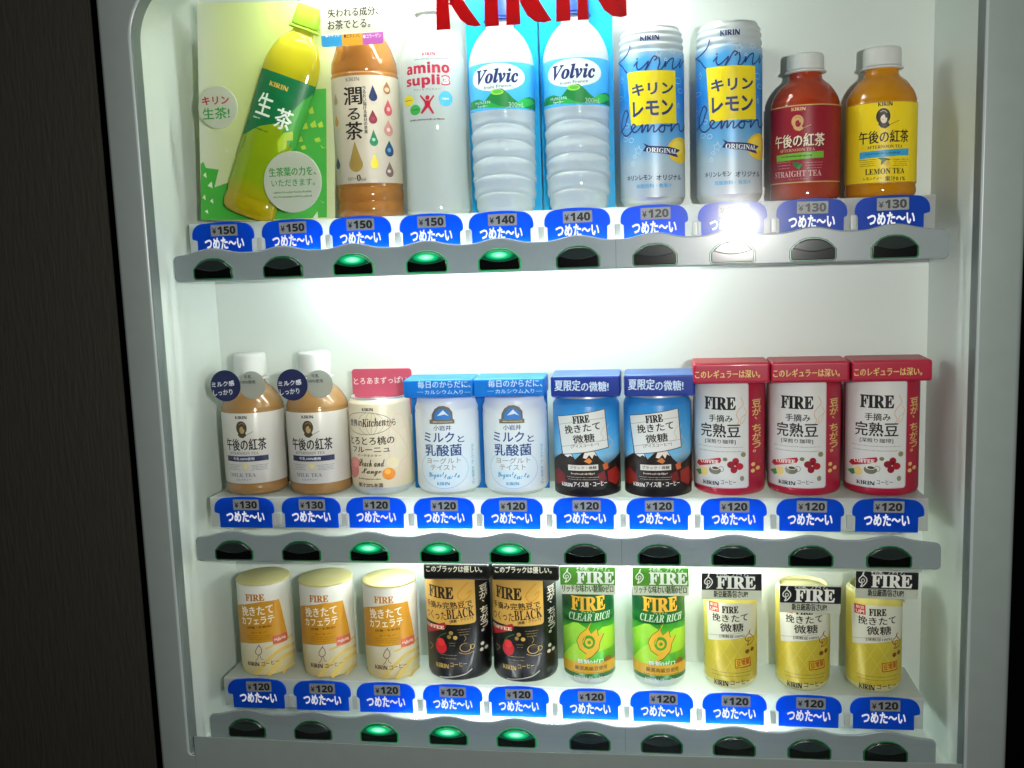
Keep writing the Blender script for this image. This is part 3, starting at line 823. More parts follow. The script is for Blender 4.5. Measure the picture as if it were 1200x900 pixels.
  ('t','#3a2c18','[無糖・ブラック]',-2.44,63.71,21.64,69.33,'n',0.022,6),
  ('p','#9c1c22',[(-44.66,52.03),(-8.15,64.37),(-6.38,61.36),(-7.99,57.54),(-44.65,44.55)]),
  ('t','#f0dcc4','COFFEE',-39.37,55.25,-8.86,60.1,'b',0.01,3),
  ('e','#b81c24',-20.69,30.06,-6.97,44.93),
  ('e','#d02c30',-17.84,38.38,-9.16,46.73),
  ('s','#3f6a30',0.9,[(-18.93,43.67),(-14.0,49.31),(-6.76,53.11)],0),
  ('e','#9a8040',-3.96,51.2,0.56,55.31),
  ('e','#b89850',0.34,46.25,4.74,50.36),
  ('e','#9a8040',-6.01,46.95,-1.86,51.08),
  ('s','#c8b070',0.4,[(-32.08,37.88),(-24.87,36.52),(-30.66,30.92)],0),
  ('d','#a89260',5.1,56.28,18.39,57.01,0),
  ('d','#a89260',6.04,53.54,17.5,54.26,1),
  ('d','#a89260',6.97,50.79,16.61,51.52,2),
  ('d','#a89260',-4.44,42.18,2.75,42.92,0),
  ('d','#a89260',-3.46,39.44,1.9,40.17,1),
  ('d','#a89260',-15.17,29.08,3.97,29.82,0),
  ('d','#a89260',-14.04,25.4,3.08,26.14,1),
  ('eo','#c8a860',6.93,32.76,18.51,41.88,0.7),
  ('e','#3a2a18',8.79,38.18,17.7,41.82),
  ('eo','#c8a860',17.64,35.15,22.39,39.71,0.5),
  ('s','#c8a860',0.5,[(5.83,32.43),(12.79,30.42),(21.18,31.65)],0),
  ('s','#b8a070',0.35,[(11.56,43.87),(13.48,47.28),(11.82,50.23)],0),
  ('k','#cfae62',-20.72,15.02,-5.52,19.69),
  ('t','#cfae62','コーヒー',-3.61,17.31,13.22,22.36,'n',0.012,2),
  ('s','#c8c8c0',1.1,[(-16.49,4.46),(-2.37,6.15),(11.03,9.0),(18.48,13.33)],0),
  ('tv','#e6e0cc','豆が、ちがう。',30.04,45.73,44.86,99.79,'n',0.022,0),
  ('e','#d8d2be',29.93,35.47,34.87,39.11),
  ('e','#d8d2be',35.33,29.71,41.51,33.34),
  ('e','#d8d2be',28.48,29.43,33.59,33.08),
 ],
 'black_card': [
  ('t','#ece6d2','このブラックは優しい。',-22.45,120.54,34.34,127.38,'n',0.022,0),
 ],
 'green_coffee': [
  ('p','#9fd038',[(-38.88,20.7),(-14.92,42.99),(1.81,51.33),(16.47,61.31),(42.77,58.93),(42.78,38.78),(10.16,36.4),(-7.54,26.39),(-38.87,7.72)]),
  ('p','#8cc63a',[(-38.9,52.96),(-11.11,68.06),(2.01,60.27),(-17.01,46.97),(-38.89,37.32)]),
  ('p','#126a2c',[(-38.92,72.18),(42.76,71.7),(42.76,68.06),(15.78,73.96),(-6.24,76.79),(-38.91,65.79)]),
  ('t','#1f3a18','FIRE',-15.76,79.16,20.27,93.52,'b',0.022,0),
  ('t','#d9a636','FIRE',-16.07,79.69,19.95,94.05,'b',0.01,0),
  ('t','#c8e0b0','プレミアム',-5.32,77.21,8.45,79.34,'n',0.01,0),
  ('t','#bcd4b4','CLEAR RICH',-19.8,68.91,27.66,76.74,'i',0.006,0),
  ('p','#6a4a10',[(5.22,69.79),(1.65,61.58),(4.3,55.89),(10.55,60.96),(12.07,53.02),(18.57,54.43),(13.67,46.47),(12.15,38.36),(4.33,30.79),(-3.81,26.4),(-1.0,33.94),(-8.3,39.09),(-11.17,47.41),(-7.23,55.37),(0.06,61.56)]),
  ('p','#e0b038',[(5.02,68.6),(1.65,60.85),(4.16,55.49),(10.03,60.3),(11.45,52.82),(17.48,54.24),(12.94,46.66),(11.53,38.99),(4.18,31.8),(-3.49,27.68),(-0.84,34.78),(-7.7,39.68),(-10.38,47.56),(-6.7,55.03),(0.15,60.83)]),
  ('e','#3f8f2a',-4.76,39.77,8.15,54.16),
  ('e','#e0b038',-2.07,42.33,5.84,51.01),
  ('e','#3f8f2a',0.38,44.7,3.95,48.64),
  ('s','#e0b038',0.8,[(-3.99,46.44),(0.05,56.51),(3.76,54.52)],0),
  ('t','#eef4e6','糖類0ゼロ',-10.4,22.56,16.54,28.87,'n',0.022,0),
  ('e','#8a5a24',17.66,22.02,27.61,30.1),
  ('e','#6a4018',22.01,17.13,30.94,23.43),
  ('band','#d8a62c',13.5,24.5),
  ('t','#3a2c10','厳選高級豆使用',-13.6,16.69,20.67,21.65,'n',0.022,-1),
  ('d','#6a4a14',-15.92,13.98,21.71,14.89,0),
  ('k','#e8eee0',-14.46,5.31,-0.91,10.59),
  ('t','#dfe8d8','コーヒー',0.82,5.73,20.39,11.15,'n',0.012,0),
 ],
 'green_card': [
  ('s','#f0f6e8',1.0,[(-16.75,125.59),(-17.83,122.78),(-14.87,119.68),(-14.28,116.54),(-17.09,112.65),(-19.82,111.56),(-18.39,114.38),(-21.06,116.09),(-20.98,118.89),(-18.54,121.73),(-17.13,123.84)],0),
  ('eo','#f0f6e8',-19.13,115.65,-16.29,118.73,0.7),
  ('t','#e8f4dc','その男、ファイア。',-8.58,122.96,24.12,128.0,'n',0.022,0),
  ('t','#f4faee','FIRE',-8.38,110.26,28.52,122.47,'b',0.022,0),
  ('t','#4a5a3a','リッチな味わい糖類0ゼロ',-22.63,101.39,27.47,109.01,'n',0.022,0),
 ],
 'yellow_coffee': [
  ('s','#d3c458',0.8,[(-42.04,44.83),(-42.41,22.21),(-42.78,-0.3)],0),
  ('s','#d3c458',0.8,[(-42.41,44.98),(-42.78,22.57),(-19.99,9.46)],0),
  ('s','#d3c458',0.8,[(-42.79,45.29),(-19.81,31.84),(-5.32,12.87)],0),
  ('s','#d3c458',0.8,[(-19.64,54.08),(-5.22,35.01),(8.1,12.95)],0),
  ('s','#d3c458',0.8,[(-5.13,57.01),(8.15,35.04),(26.32,8.47)],0),
  ('s','#d3c458',0.8,[(8.21,57.0),(26.34,30.77),(38.63,4.21)],0),
  ('s','#d3c458',0.8,[(26.37,52.93),(38.63,26.71),(38.27,5.59)],0),
  ('s','#d3c458',0.8,[(38.09,50.9),(38.45,27.34),(38.81,3.58)],0),
  ('s','#d3c458',0.8,[(38.45,49.65),(38.81,26.13),(15.78,11.64)],0),
  ('s','#d3c458',0.8,[(38.81,48.54),(15.82,33.79),(1.28,13.29)],0),
  ('s','#d3c458',0.8,[(15.86,55.8),(1.36,35.39),(-12.18,11.67)],0),
  ('s','#d3c458',0.8,[(1.43,57.35),(-12.06,33.9),(-30.97,5.21)],0),
  ('s','#d3c458',0.8,[(-11.93,55.98),(-30.61,27.91),(-42.59,-0.52)],0),
  ('s','#d3c458',0.8,[(-30.27,50.46),(-42.59,22.37),(-42.21,-0.83)],0),
  ('p','#d9d9c8',[(-29.73,86.66),(-10.87,90.32),(6.56,89.84),(38.9,83.01),(26.37,53.81),(8.21,54.38),(-6.81,52.43),(-27.06,48.08)]),
  ('r','#c03426',-25.28,79.44,-13.29,89.11,3),
  ('t','#f0d8c8','新豆',-23.34,84.75,-14.46,88.26,'n',0.022,3),
  ('t','#f0d8c8','UP!',-23.38,80.18,-14.49,84.04,'n',0.03,3),
  ('t','#2a241c','FIRE',-10.04,79.69,5.69,86.91,'b',0.01,2),
  ('t','#2e2820','挽きたて',-20.58,70.1,15.9,79.08,'n',0.022,2),
  ('t','#2e2820','微糖',-11.89,60.55,10.95,69.73,'n',0.022,2),
  ('s','#6a6450',0.3,[(-27.0,53.45),(-6.78,57.87),(10.01,59.86)],0),
  ('t','#4a4434','[深煎豆100%]',-12.39,53.99,11.86,58.19,'n',0.022,2),
  ('s','#8a4a1c',0.9,[(19.13,61.2),(17.56,58.41),(22.6,53.53),(23.91,49.56),(19.1,46.55),(15.11,46.29),(17.04,49.04),(13.31,51.77),(13.31,54.93),(16.56,57.45),(18.59,59.35)],0),
  ('eo','#8a4a1c',15.88,50.25,20.21,53.73,0.63),
  ('e','#7a3c18',12.79,37.43,18.03,41.84),
  ('e','#7a3c18',19.21,38.45,24.67,42.87),
  ('p','#b8481c',[(2.18,32.74),(19.2,33.41),(20.16,23.84),(2.64,23.38)]),
  ('p','#d6bf3a',[(3.01,31.85),(18.02,32.65),(18.83,25.09),(3.48,24.33)]),
  ('t','#a83c18','豆増量',3.84,25.25,17.79,32.75,'n',0.022,7),
  ('d','#6a5c20',-22.2,18.14,20.4,18.94,0),
  ('d','#6a5c20',-20.86,14.6,19.36,15.4,1),
  ('k','#2a2410',-18.43,4.55,-4.09,9.91),
  ('t','#4a3c14','コーヒー',-2.03,6.3,17.98,11.44,'n',0.012,1),
 ],
 'yellow_card': [
  ('s','#f0efe8',1.0,[(-22.14,122.25),(-23.2,119.33),(-20.11,116.09),(-19.45,112.82),(-22.23,108.76),(-25.0,107.62),(-23.6,110.57),(-26.35,112.35),(-26.33,115.27),(-23.89,118.22),(-22.5,120.43)],0),
  ('eo','#f0efe8',-24.41,111.89,-21.51,115.1,0.7),
  ('t','#efeee6','その男、ファイア。',-15.95,119.65,14.66,123.58,'n',0.022,0),
  ('t','#f4f3ec','FIRE',-15.19,107.22,21.46,119.53,'b',0.022,0),
  ('t','#3a3630','新豆厳選/旨さUP!',-18.09,98.3,14.23,105.42,'n',0.022,0),
 ],
 'poster': [
  ('p','#44a83c',[(-72.91,60.92),(-70.05,62.47),(-67.8,56.46),(-54.34,54.17),(-60.26,36.67),(-50.02,39.62),(-42.65,41.0),(-43.67,3.67),(-77.45,4.94)]),
  ('p','#4cae48',[(14.8,91.79),(36.52,126.75),(62.72,126.92),(55.94,2.44),(-18.32,2.71),(-5.26,59.51)]),
  ('p','#44a83c',[(-50.93,27.79),(-31.42,33.76),(-12.24,24.52),(0.74,17.23),(-0.32,2.03),(-52.77,4.01)]),
  ('p','#b9d84a',[(34.28,92.45),(40.63,95.42),(42.01,89.59),(35.82,89.08)]),
  ('p','#b9d84a',[(44.02,93.6),(49.53,97.43),(50.87,90.79),(45.57,90.24)]),
  ('p','#b9d84a',[(29.07,80.33),(34.51,82.55),(35.95,77.52),(30.61,76.95)]),
  ('p','#b9d84a',[(47.51,79.43),(52.87,80.82),(54.36,76.63),(49.06,76.06)]),
  ('p','#b9d84a',[(43.12,106.78),(47.74,110.62),(49.07,104.01),(44.65,103.42)]),
  ('p','#b9d84a',[(53.28,73.38),(57.45,69.88),(59.25,70.62),(54.83,70.0)]),
  ('p','#b9d84a',[(32.98,72.7),(37.49,74.14),(38.98,69.93),(34.53,69.31)]),
  ('p','#b9d84a',[(51.89,93.2),(56.46,96.25),(57.85,90.44),(53.44,89.84)]),
  ('p','#dfe8c8',[(-71.14,49.0),(-68.14,52.25),(-67.7,46.31)]),
  ('p','#dfe8c8',[(-67.4,38.67),(-62.52,42.7),(-62.14,35.9)]),
  ('p','#dfe8c8',[(-73.82,27.03),(-70.81,30.31),(-70.38,24.33)]),
  ('p','#dfe8c8',[(-65.88,23.3),(-62.95,25.73),(-62.44,20.6)]),
  ('p','#dfe8c8',[(40.84,2.17),(46.58,8.68),(46.89,-0.59)]),
  ('p','#dfe8c8',[(49.03,19.5),(53.29,16.82),(54.17,16.78)]),
  ('p','#dfe8c8',[(-72.18,13.31),(-69.3,14.9),(-68.72,10.61)]),
  ('p','#dfe8c8',[(-47.42,73.19),(-41.95,73.77),(-41.31,70.39)]),
 ],
 'badge1': [
  ('t','#b0283a','キリン',-59.17,115.05,-30.97,123.15,'n',0.024,0),
  ('t','#3f9a48','生茶!',-59.29,101.19,-31.48,112.17,'n',0.022,0),
 ],
 'badge2': [
  ('t','#3f9a48','生茶葉の力を、',8.01,42.44,55.52,50.96,'n',0.022,0),
  ('t','#3f9a48','いただきます。',9.88,32.64,54.0,39.55,'n',0.01,0),
  ('d','#7aa070',10.98,25.82,49.97,28.11,0),
  ('d','#7aa070',10.68,21.63,50.56,23.68,0),
 ],
}

# ------------------------------------------------------------------ shared materials
M_frame = add_noise(pmat("painted_steel", '#9ba8a3', .42, spec=.45), 900, .12, .03, .0004)
M_reveal = pmat("grey_gasket", '#7a8885', .4)
M_lip = pmat("frame_lip_highlight", '#b9c6c4', .3, spec=.6)  # paler than the frame face: the edge's catch of light painted in
M_white = add_noise(pmat("white_plastic", '#cdd6cf', .38), 60, .05, .015, .0005)
M_shelf = pmat("shelf_plastic", '#d6dbd6', .3, transl=.35)
M_strip = pmat("strip_plastic", '#eef0ee', .3, transl=.78)
M_bar = add_noise(pmat("grey_rail_plastic", '#8d999a', .3, spec=.5), 700, .06, .02, .0003)
M_btn = pmat("button_black", '#070908', .16, coat=.1, spec=.35)
M_lens = pmat("button_lens_dark", '#26302e', .15, coat=.5)
M_bez = pmat("button_bezel_green", '#1a6e40', .25, spec=.6)
M_bezlit = pmat("button_bezel_lit", '#1f9a58', .25, emit=.12, ecol='#20d070')
M_pricebg = pmat("price_sticker_grey", '#9aa0a0', .45, transl=.15)
M_black = pmat("sticker_ink", '#101214', .45)
M_white_ink_glow = pmat("white_ink_glow", '#f4f7fb', .4, emit=.32, ecol='#e6f2ff')  # weak emission stands in for tube light shining through the lettering
M_blue = pmat("tag_blue", '#2484f4', .3, transl=.82)
M_blue_dk = pmat("tag_blue_edge", '#12207a', .35, transl=.2)
M_cap = pmat("white_cap", '#e4e6e2', .4, transl=.25)
M_silver = pmat("can_metal", '#d4d8d8', .34, metal=.6)
M_lid = pmat("can_lid", '#b4b9ba', .3, metal=1.)

def lens_lit():
    m = bpy.data.materials.new("button_lens_lit"); m.use_nodes = True
    nt = m.node_tree; N = nt.nodes; L = nt.links; p = N["Principled BSDF"]
    p.inputs["Base Color"].default_value = lin('#06301e'); p.inputs["Roughness"].default_value = .15
    tc = N.new("ShaderNodeTexCoord"); mp = N.new("ShaderNodeMapping")
    mp.inputs["Location"].default_value = (0, 0, -.15); mp.inputs["Scale"].default_value = (72, 0, 200)
    g = N.new("ShaderNodeTexGradient"); g.gradient_type = 'SPHERICAL'
    L.new(tc.outputs["Object"], mp.inputs[0]); L.new(mp.outputs[0], g.inputs[0])
    cr = N.new("ShaderNodeValToRGB"); L.new(g.outputs[0], cr.inputs[0])
    cr.color_ramp.elements[0].color = lin('#02301c'); cr.color_ramp.elements[1].color = lin('#a8ffd4')
    e = cr.color_ramp.elements.new(.42); e.color = lin('#0aa868')
    L.new(cr.outputs[0], p.inputs["Emission Color"]); p.inputs["Emission Strength"].default_value = 1.9
    return m
M_lenslit = lens_lit()

def pane_mat():
    m = bpy.data.materials.new("clear_pane"); m.use_nodes = True
    nt = m.node_tree; N = nt.nodes; L = nt.links
    N.remove(N["Principled BSDF"]); out = N["Material Output"]
    t = N.new("ShaderNodeBsdfTransparent"); t.inputs[0].default_value = (.975, .985, .98, 1)
    g1 = N.new("ShaderNodeBsdfGlossy"); g1.inputs["Roughness"].default_value = .035
    g2 = N.new("ShaderNodeBsdfGlossy"); g2.inputs["Roughness"].default_value = .13
    gm = N.new("ShaderNodeMixShader"); gm.inputs[0].default_value = .3
    tc = N.new("ShaderNodeTexCoord"); nz = N.new("ShaderNodeTexNoise"); nz.inputs["Scale"].default_value = 14; nz.inputs["Detail"].default_value = 6
    mp = N.new("ShaderNodeMapping"); mp.inputs["Scale"].default_value = (1, 1, .45); mp.inputs["Rotation"].default_value = (0, .5, 0)
    mr = N.new("ShaderNodeMapRange"); mr.inputs[1].default_value = .35; mr.inputs[2].default_value = .75; mr.inputs[3].default_value = .15; mr.inputs[4].default_value = .75
    L.new(tc.outputs["Object"], mp.inputs[0]); L.new(mp.outputs[0], nz.inputs["Vector"]); L.new(nz.outputs[0], mr.inputs[0]); L.new(mr.outputs[0], gm.inputs[0])
    L.new(g1.outputs[0], gm.inputs[1]); L.new(g2.outputs[0], gm.inputs[2])
    fr = N.new("ShaderNodeFresnel"); fr.inputs[0].default_value = 1.45
    mx = N.new("ShaderNodeMixShader")
    L.new(fr.outputs[0], mx.inputs[0]); L.new(t.outputs[0], mx.inputs[1]); L.new(gm.outputs[0], mx.inputs[2])
    L.new(mx.outputs[0], out.inputs[0])
    return m
M_pane = pane_mat()

def clear_mat(name, tint, dens, rough=.08, spec_f=1.5):
    """Clear moulded plastic: partly see-through, partly milky, glossy skin."""
    if name in MATS: return MATS[name]
    m = pmat(name, tint, rough, transl=.45, transp=1 - dens, spec=.8)
    return m
def liquid(name, col, rough=.1, tl=.4):
    return pmat(name, col, rough, coat=.7, transl=tl, spec=.6)

# ------------------------------------------------------------------ surroundings
bm = bmesh.new(); box(bm, -3.2, -.4085, .004, .25, -1.4, 1.4)
M_wall = add_noise(pmat("brown_wallpaper", '#3a3932', .75, spec=.25), 260, .6, .10, .002, stretch=(1, 1, .12))
w = link("side_wall", to_mesh(bm, "side_wall"), M_wall); tag(w, kind='structure')
bm = bmesh.new(); box(bm, -6, 8, 3.0, 3.1, -4, 4)
M_bk = add_noise(pmat("dark_room", '#0c0c0e', .8), 3.2, 0, .35)
w = link("far_wall", to_mesh(bm, "far_wall"), M_bk); tag(w, kind='structure')

# ------------------------------------------------------------------ the machine
VM = empty("vending_machine", (0, 0, 0))
tag(VM, "white drink vending machine with three lit display rows behind a clear front pane", "vending machine")

def rings(loops, name, mats, mis, parent, smooth=False):
    bm = bmesh.new(); R = []
    for pts, y in loops: R.append([bm.verts.new((x, y, z)) for x, z in pts])
    n = len(R[0])
    for i in range(len(R) - 1):
        for k in range(n):
            f = bm.faces.new((R[i][k], R[i][(k+1) % n], R[i+1][(k+1) % n], R[i+1][k])); f.material_index = mis[i]
    bmesh.ops.recalc_face_normals(bm, faces=bm.faces)
    me = to_mesh(bm, name, smooth)
    return link(name, me, mats, parent)

OL, OR, OB, OT = -.3715, .3825, -.499, .270
def rr(dl, dr, db, dt, rt, rb, y): return (rrect(OL-dl, OR+dr, OB-db, OT+dt, (rb, rb, rt, rt), 14), y)
# door frame: from the pane rebate over the lip and the face to the rounded outer edge and down the side
fr = rings([rr(-.0005,-.0005,0,0,.060,.004,-.019), rr(.0004,.0004,.0005,.0005,.061,.004,-.0325), rr(.0004,.0004,.0005,.0005,.061,.004,-.0326),
            rr(.0010,.0010,.001,.001,.0615,.004,-.0340), rr(.0032,.0028,.0012,.003,.063,.005,-.0348), rr(.0034,.0030,.0014,.003,.063,.005,-.0348),
            rr(.0042,.0036,.002,.004,.064,.006,-.0345), rr(.0044,.0038,.002,.004,.064,.006,-.0345),
            rr(.0290,.0330,.11,.09,.075,.01,-.0352), rr(.0320,.0360,.115,.10,.08,.01,-.0340), rr(.0343,.0383,.118,.11,.085,.012,-.030),
            rr(.0353,.0393,.12,.115,.087,.012,-.022), rr(.0355,.0395,.12,.115,.088,.012,.0), rr(.0355,.0395,.12,.115,.088,.012,.30)],
           "door_frame", [M_frame, M_reveal, M_lip], [1, 1, 1, 2, 2, 2, 0, 0, 0, 0, 0, 0, 0], VM, True)
# the lower door panel closes the window below, flush with the face
bm = extrude_xz([(-.3662, -.4788), (-.05, -.4818), (.3822, -.4766), (.3822, -.62), (-.3662, -.62)], -.0352, -.0344)
lp = link("lower_panel", to_mesh(bm, "lower_panel"), M_frame, VM); bevel(lp, .0003, 2)
# recess: side walls and floor taper back to the rear panel
XL, XR, ZB, ZT, YB = -.3597, .3733, -.491, .285, .080
def rq(t, y):
    a = lambda p, q: p + (q - p) * t
    return (rrect(a(OL+.0005, XL), a(OR-.0005, XR), a(OB, ZB), a(OT, ZT), (.004, .004, a(.060, .012), a(.060, .012)), 14), y)
rec = rings([rq(0, -.019), rq(.3, .012), rq(.65, .048), rq(1, YB)], "display_recess", [M_white], [0, 0, 0], VM, True)
bm = bmesh.new(); box(bm, XL-.01, XR+.01, YB+.0003, YB+.006, ZB-.01, ZT+.02)
link("back_panel", to_mesh(bm, "back_panel"), M_white, VM)
# front pane
pn_out = rrect(OL-.0002, OR+.0002, OB, OT, (.004, .004, .060, .060), 14)
bm = extrude_xz(pn_out, -.0203, -.0200); bm.free()
# a single sheet: one clear layer seen from either side
bm2 = bmesh.new(); bm2.faces.new([bm2.verts.new((x, -.0202, z)) for x, z in pn_out])
pane = link("front_pane", to_mesh(bm2, "front_pane"), M_pane, VM)
# brand lettering stuck on the pane
me_h = bmesh.new()
RED = pmat("red_vinyl", '#d61a22', .35, transl=.45)
bx0, bx1, bz0, bh = -.0838, .0880, .2046, .0500
for gi, g in enumerate(KIRIN):
    pts = [(bx0 + (bx1-bx0)*x/3.46, bz0 + bh*y + .0006*x/3.46) for x, y in g]
    extrude_xz(pts, -.0209 - gi*.00002, -.0205, 0, me_h)
bl = link("brand_lettering", to_mesh(me_h, "brand_lettering"), RED, VM)
tag(bl, "large red letters on the pane above the top row")

ROWS = [(0.0, .0408), (-.2862, -.238), (-.479, -.4345)]
COLX = [-.312, -.2415, -.173, -.1025, -.0345, .0375, .109, .180, .2508, .3200]
BX = [-.324, -.2515, -.180, -.107, -.0365, .038, .1095, .180, .2515, .3225]
PRICES = [['150']*4 + ['140']*2 + ['120']*2 + ['130']*2, ['130']*2 + ['120']*8, ['120']*10]
LIT = {2, 3, 4}
BY = -.006; BS = .99354
def bxs(x): return .1068 + (x - .1068) * BS

def tube(z, x0, x1, y, r, e, name="light_tube"):
    bm = bmesh.new(); n = 14; a = []; b = []
    for k in range(n):
        t = k*2*PI/n
        a.append(bm.verts.new((x0, y + r*math.cos(t), z + r*math.sin(t)))); b.append(bm.verts.new((x1, y + r*math.cos(t), z + r*math.sin(t))))
    for k in range(n): bm.faces.new((a[k], a[(k+1) % n], b[(k+1) % n], b[k])).material_index = 0
    bm.faces.new(a[::-1]).material_index = 1; bm.faces.new(b).material_index = 1
    box(bm, x0-.014, x0-.0002, y-r, y+r, z-r, z+r, 1); box(bm, x1+.0002, x1+.014, y-r, y+r, z-r, z+r, 1)
    m = bpy.data.materials.get("tube_glow_%g" % e)
    if not m:
        m = bpy.data.materials.new("tube_glow_%g" % e); m.use_nodes = True; nt = m.node_tree
        nt.nodes.remove(nt.nodes["Principled BSDF"]); em = nt.nodes.new("ShaderNodeEmission")
        em.inputs[0].default_value = (.95, 1.0, .945, 1); em.inputs[1].default_value = e
        nt.links.new(em.outputs[0], nt.nodes["Material Output"].inputs[0])
    bmesh.ops.recalc_face_normals(bm, faces=bm.faces)
    return link(name, to_mesh(bm, name), [m, M_white], VM)

def bar_outline(bz):
    L, R_ = bxs(-.3655), bxs(.3690)
    pts = []
    def top(x):
        d = min(abs(x - bxs(c)) for c in BX)
        h = .0120 + .0048 * (.5 + .5*math.cos(min(1, d/.030)*PI))
        e = min(x - L, R_ - x)
        return h - (.0022 if e < .02 else 0) * (1 - max(0, min(1, e/.02)))
    bot = -.0158 if bz > -.4 else -.0205; r = .006
    n = 150
    xs = [L + r + (R_ - L - 2*r) * i / n for i in range(n + 1)]
    pts += [(x, bz + top(x)) for x in xs]
    tr = bz + top(R_ - r)
    pts += [(R_ - r + r*math.sin(a), tr - r + r*math.cos(a)) for a in [PI/2*k/6 for k in range(1, 7)]]
    pts += [(R_ - r*.8 + r*.8*math.cos(a), bz + bot + r*.8 - r*.8*math.sin(a)) for a in [PI/2*k/6 for k in range(0, 7)]]
    pts += [(L + r*.8 - r*.8*math.sin(a), bz + bot + r*.8 - r*.8*math.cos(a)) for a in [PI/2*k/6 for k in range(0, 7)]]
    tl = bz + top(L + r)
    pts += [(L + r - r*math.cos(a), tl - r + r*math.sin(a)) for a in [PI/2*k/6 for k in range(0, 6)]]
    return [(x, z) for x, z in pts]

# button meshes, shared by all thirty
def dshape(w, h0, h1, r=.0022, n=10, arc=True):
    """Flat-bottomed button outline with an arched top."""
    pts = [(-w + r - r*math.sin(a), h0 + r - r*math.cos(a)) for a in [PI/2*k/4 for k in range(5)]][::-1]
    pts = [(-w + r - r*math.cos(PI/2*k/4), h0 + r - r*math.sin(PI/2*k/4)) for k in range(5)]
    pts += [(w - r + r*math.sin(PI/2*k/4), h0 + r - r*math.cos(PI/2*k/4)) for k in range(5)]
    zs = h0 + (h1-h0)*.48
    for k in range(n + 1):
        a = PI * k / n
        pts.append((w*math.cos(a), zs + (h1-zs)*(1 - abs(math.cos(a))**2.7)))
    return pts
def lens_shape(w, h0, h1):
    pts = []
    zs = h0 + (h1-h0)*.48; n = 12
    a0 = .12
    for k in range(n + 1):
        a = a0*PI + (1-2*a0)*PI*k/n
        pts.append((w*math.cos(a), zs + (h1-zs)*(1 - abs(math.cos(a))**2.7)))
    x0, z0 = pts[-1]; x1, z1 = pts[0]
    for k in range(1, 10):
        t = k/10; pts.append((x0 + (x1-x0)*t, z0 - .0034*math.sin(PI*t)))
    return pts
me_bez = to_mesh(extrude_xz(dshape(.0208, -.0143, .0072, .003), BY-.0006, BY+.002), "button_bezel")
me_btn = to_mesh(extrude_xz(dshape(.0192, -.0131, .0058), BY-.0016, BY+.001), "select_button")
me_lens = to_mesh(extrude_xz(lens_shape(.0188, -.0131, .0054), BY-.0030, BY-.0012), "button_lens")

me_tags = {}
def tag_shape(kind):
    w, wing, H = .0312, .0042, .031
    l = w + (.0022 if kind == 'left' else 0); r = w + (.0024 if kind == 'right' else 0)
    lo_l = w - wing + (.001 if kind == 'left' else .0012); lo_r = w - wing + .0012
    pts = [(-lo_l, -H), (lo_r, -H), (lo_r, -.0165)]
    pts += [(r - .0005, -.0150), (r, -.0125)]
    for k in range(0, 9):
        a = PI/2*k/8; pts.append((r - .012*(1-math.cos(a)) - .0002, -.0110 + .0112*math.sin(a)))
    pts += [(.010, .0012), (0, .0015), (-.010, .0012)]
    for k in range(8, -1, -1):
        a = PI/2*k/8; pts.append((-l + .012*(1-math.cos(a)) + .0002, -.0110 + .0112*math.sin(a)))
    pts += [(-l, -.0125), (-l + .0005, -.0150), (-lo_l, -.0165)]
    return pts
for kd in ('left', 'mid', 'right'):
    bm = extrude_xz(tag_shape(kd), .0046, .0062)
    me_tags[kd] = to_mesh(bm, "price_tag"); me_tags[kd].materials.append(M_blue)
    s = [(x*1.018, z*1.02 + .0002) for x, z in tag_shape(kd)]
def flat_text(name, s, f, w, x0, x1, z0, z1, y, mat, rot=0):
    V, F, asp = text_geo(s, f, w)
    me = bpy.data.meshes.new(name)
    me.from_pydata([(x0 + (x1-x0)*x, y, z0 + (z1-z0)*v) for x, v in V], [], F); me.materials.append(mat)
    return me
me_cold = flat_text("tag_lettering", 'つめた〜い', 'n', .034, -.0205, .0205, -.0252, -.0135, .0044, M_white_ink_glow)
me_price = {}
for pz in ('120', '130', '140', '150'):
    bm = bmesh.new()
    extrude_xz(rrect(-.0125, .0150, -.0122, -.0012, .0006, 2), .0042, .0046, 0, bm)
    me = to_mesh(bm, "price_sticker")
    o1 = flat_text("d", pz, 's', .022, -.0055, .0132, -.0106, -.0028, .0041, M_black)
    o2 = flat_text("y", '¥', 'n', .02, -.0110, -.0068, -.0100, -.0042, .0041, M_black)
    me.materials.append(M_pricebg); me.materials.append(M_black)
    bm = bmesh.new(); bm.from_mesh(me)
    for oo in (o1, o2):
        n0 = len(bm.faces); bm.from_mesh(oo); bm.faces.ensure_lookup_table()
        for f in bm.faces[n0:]: f.material_index = 1
    bm.to_mesh(me); bm.free(); me_price[pz] = me

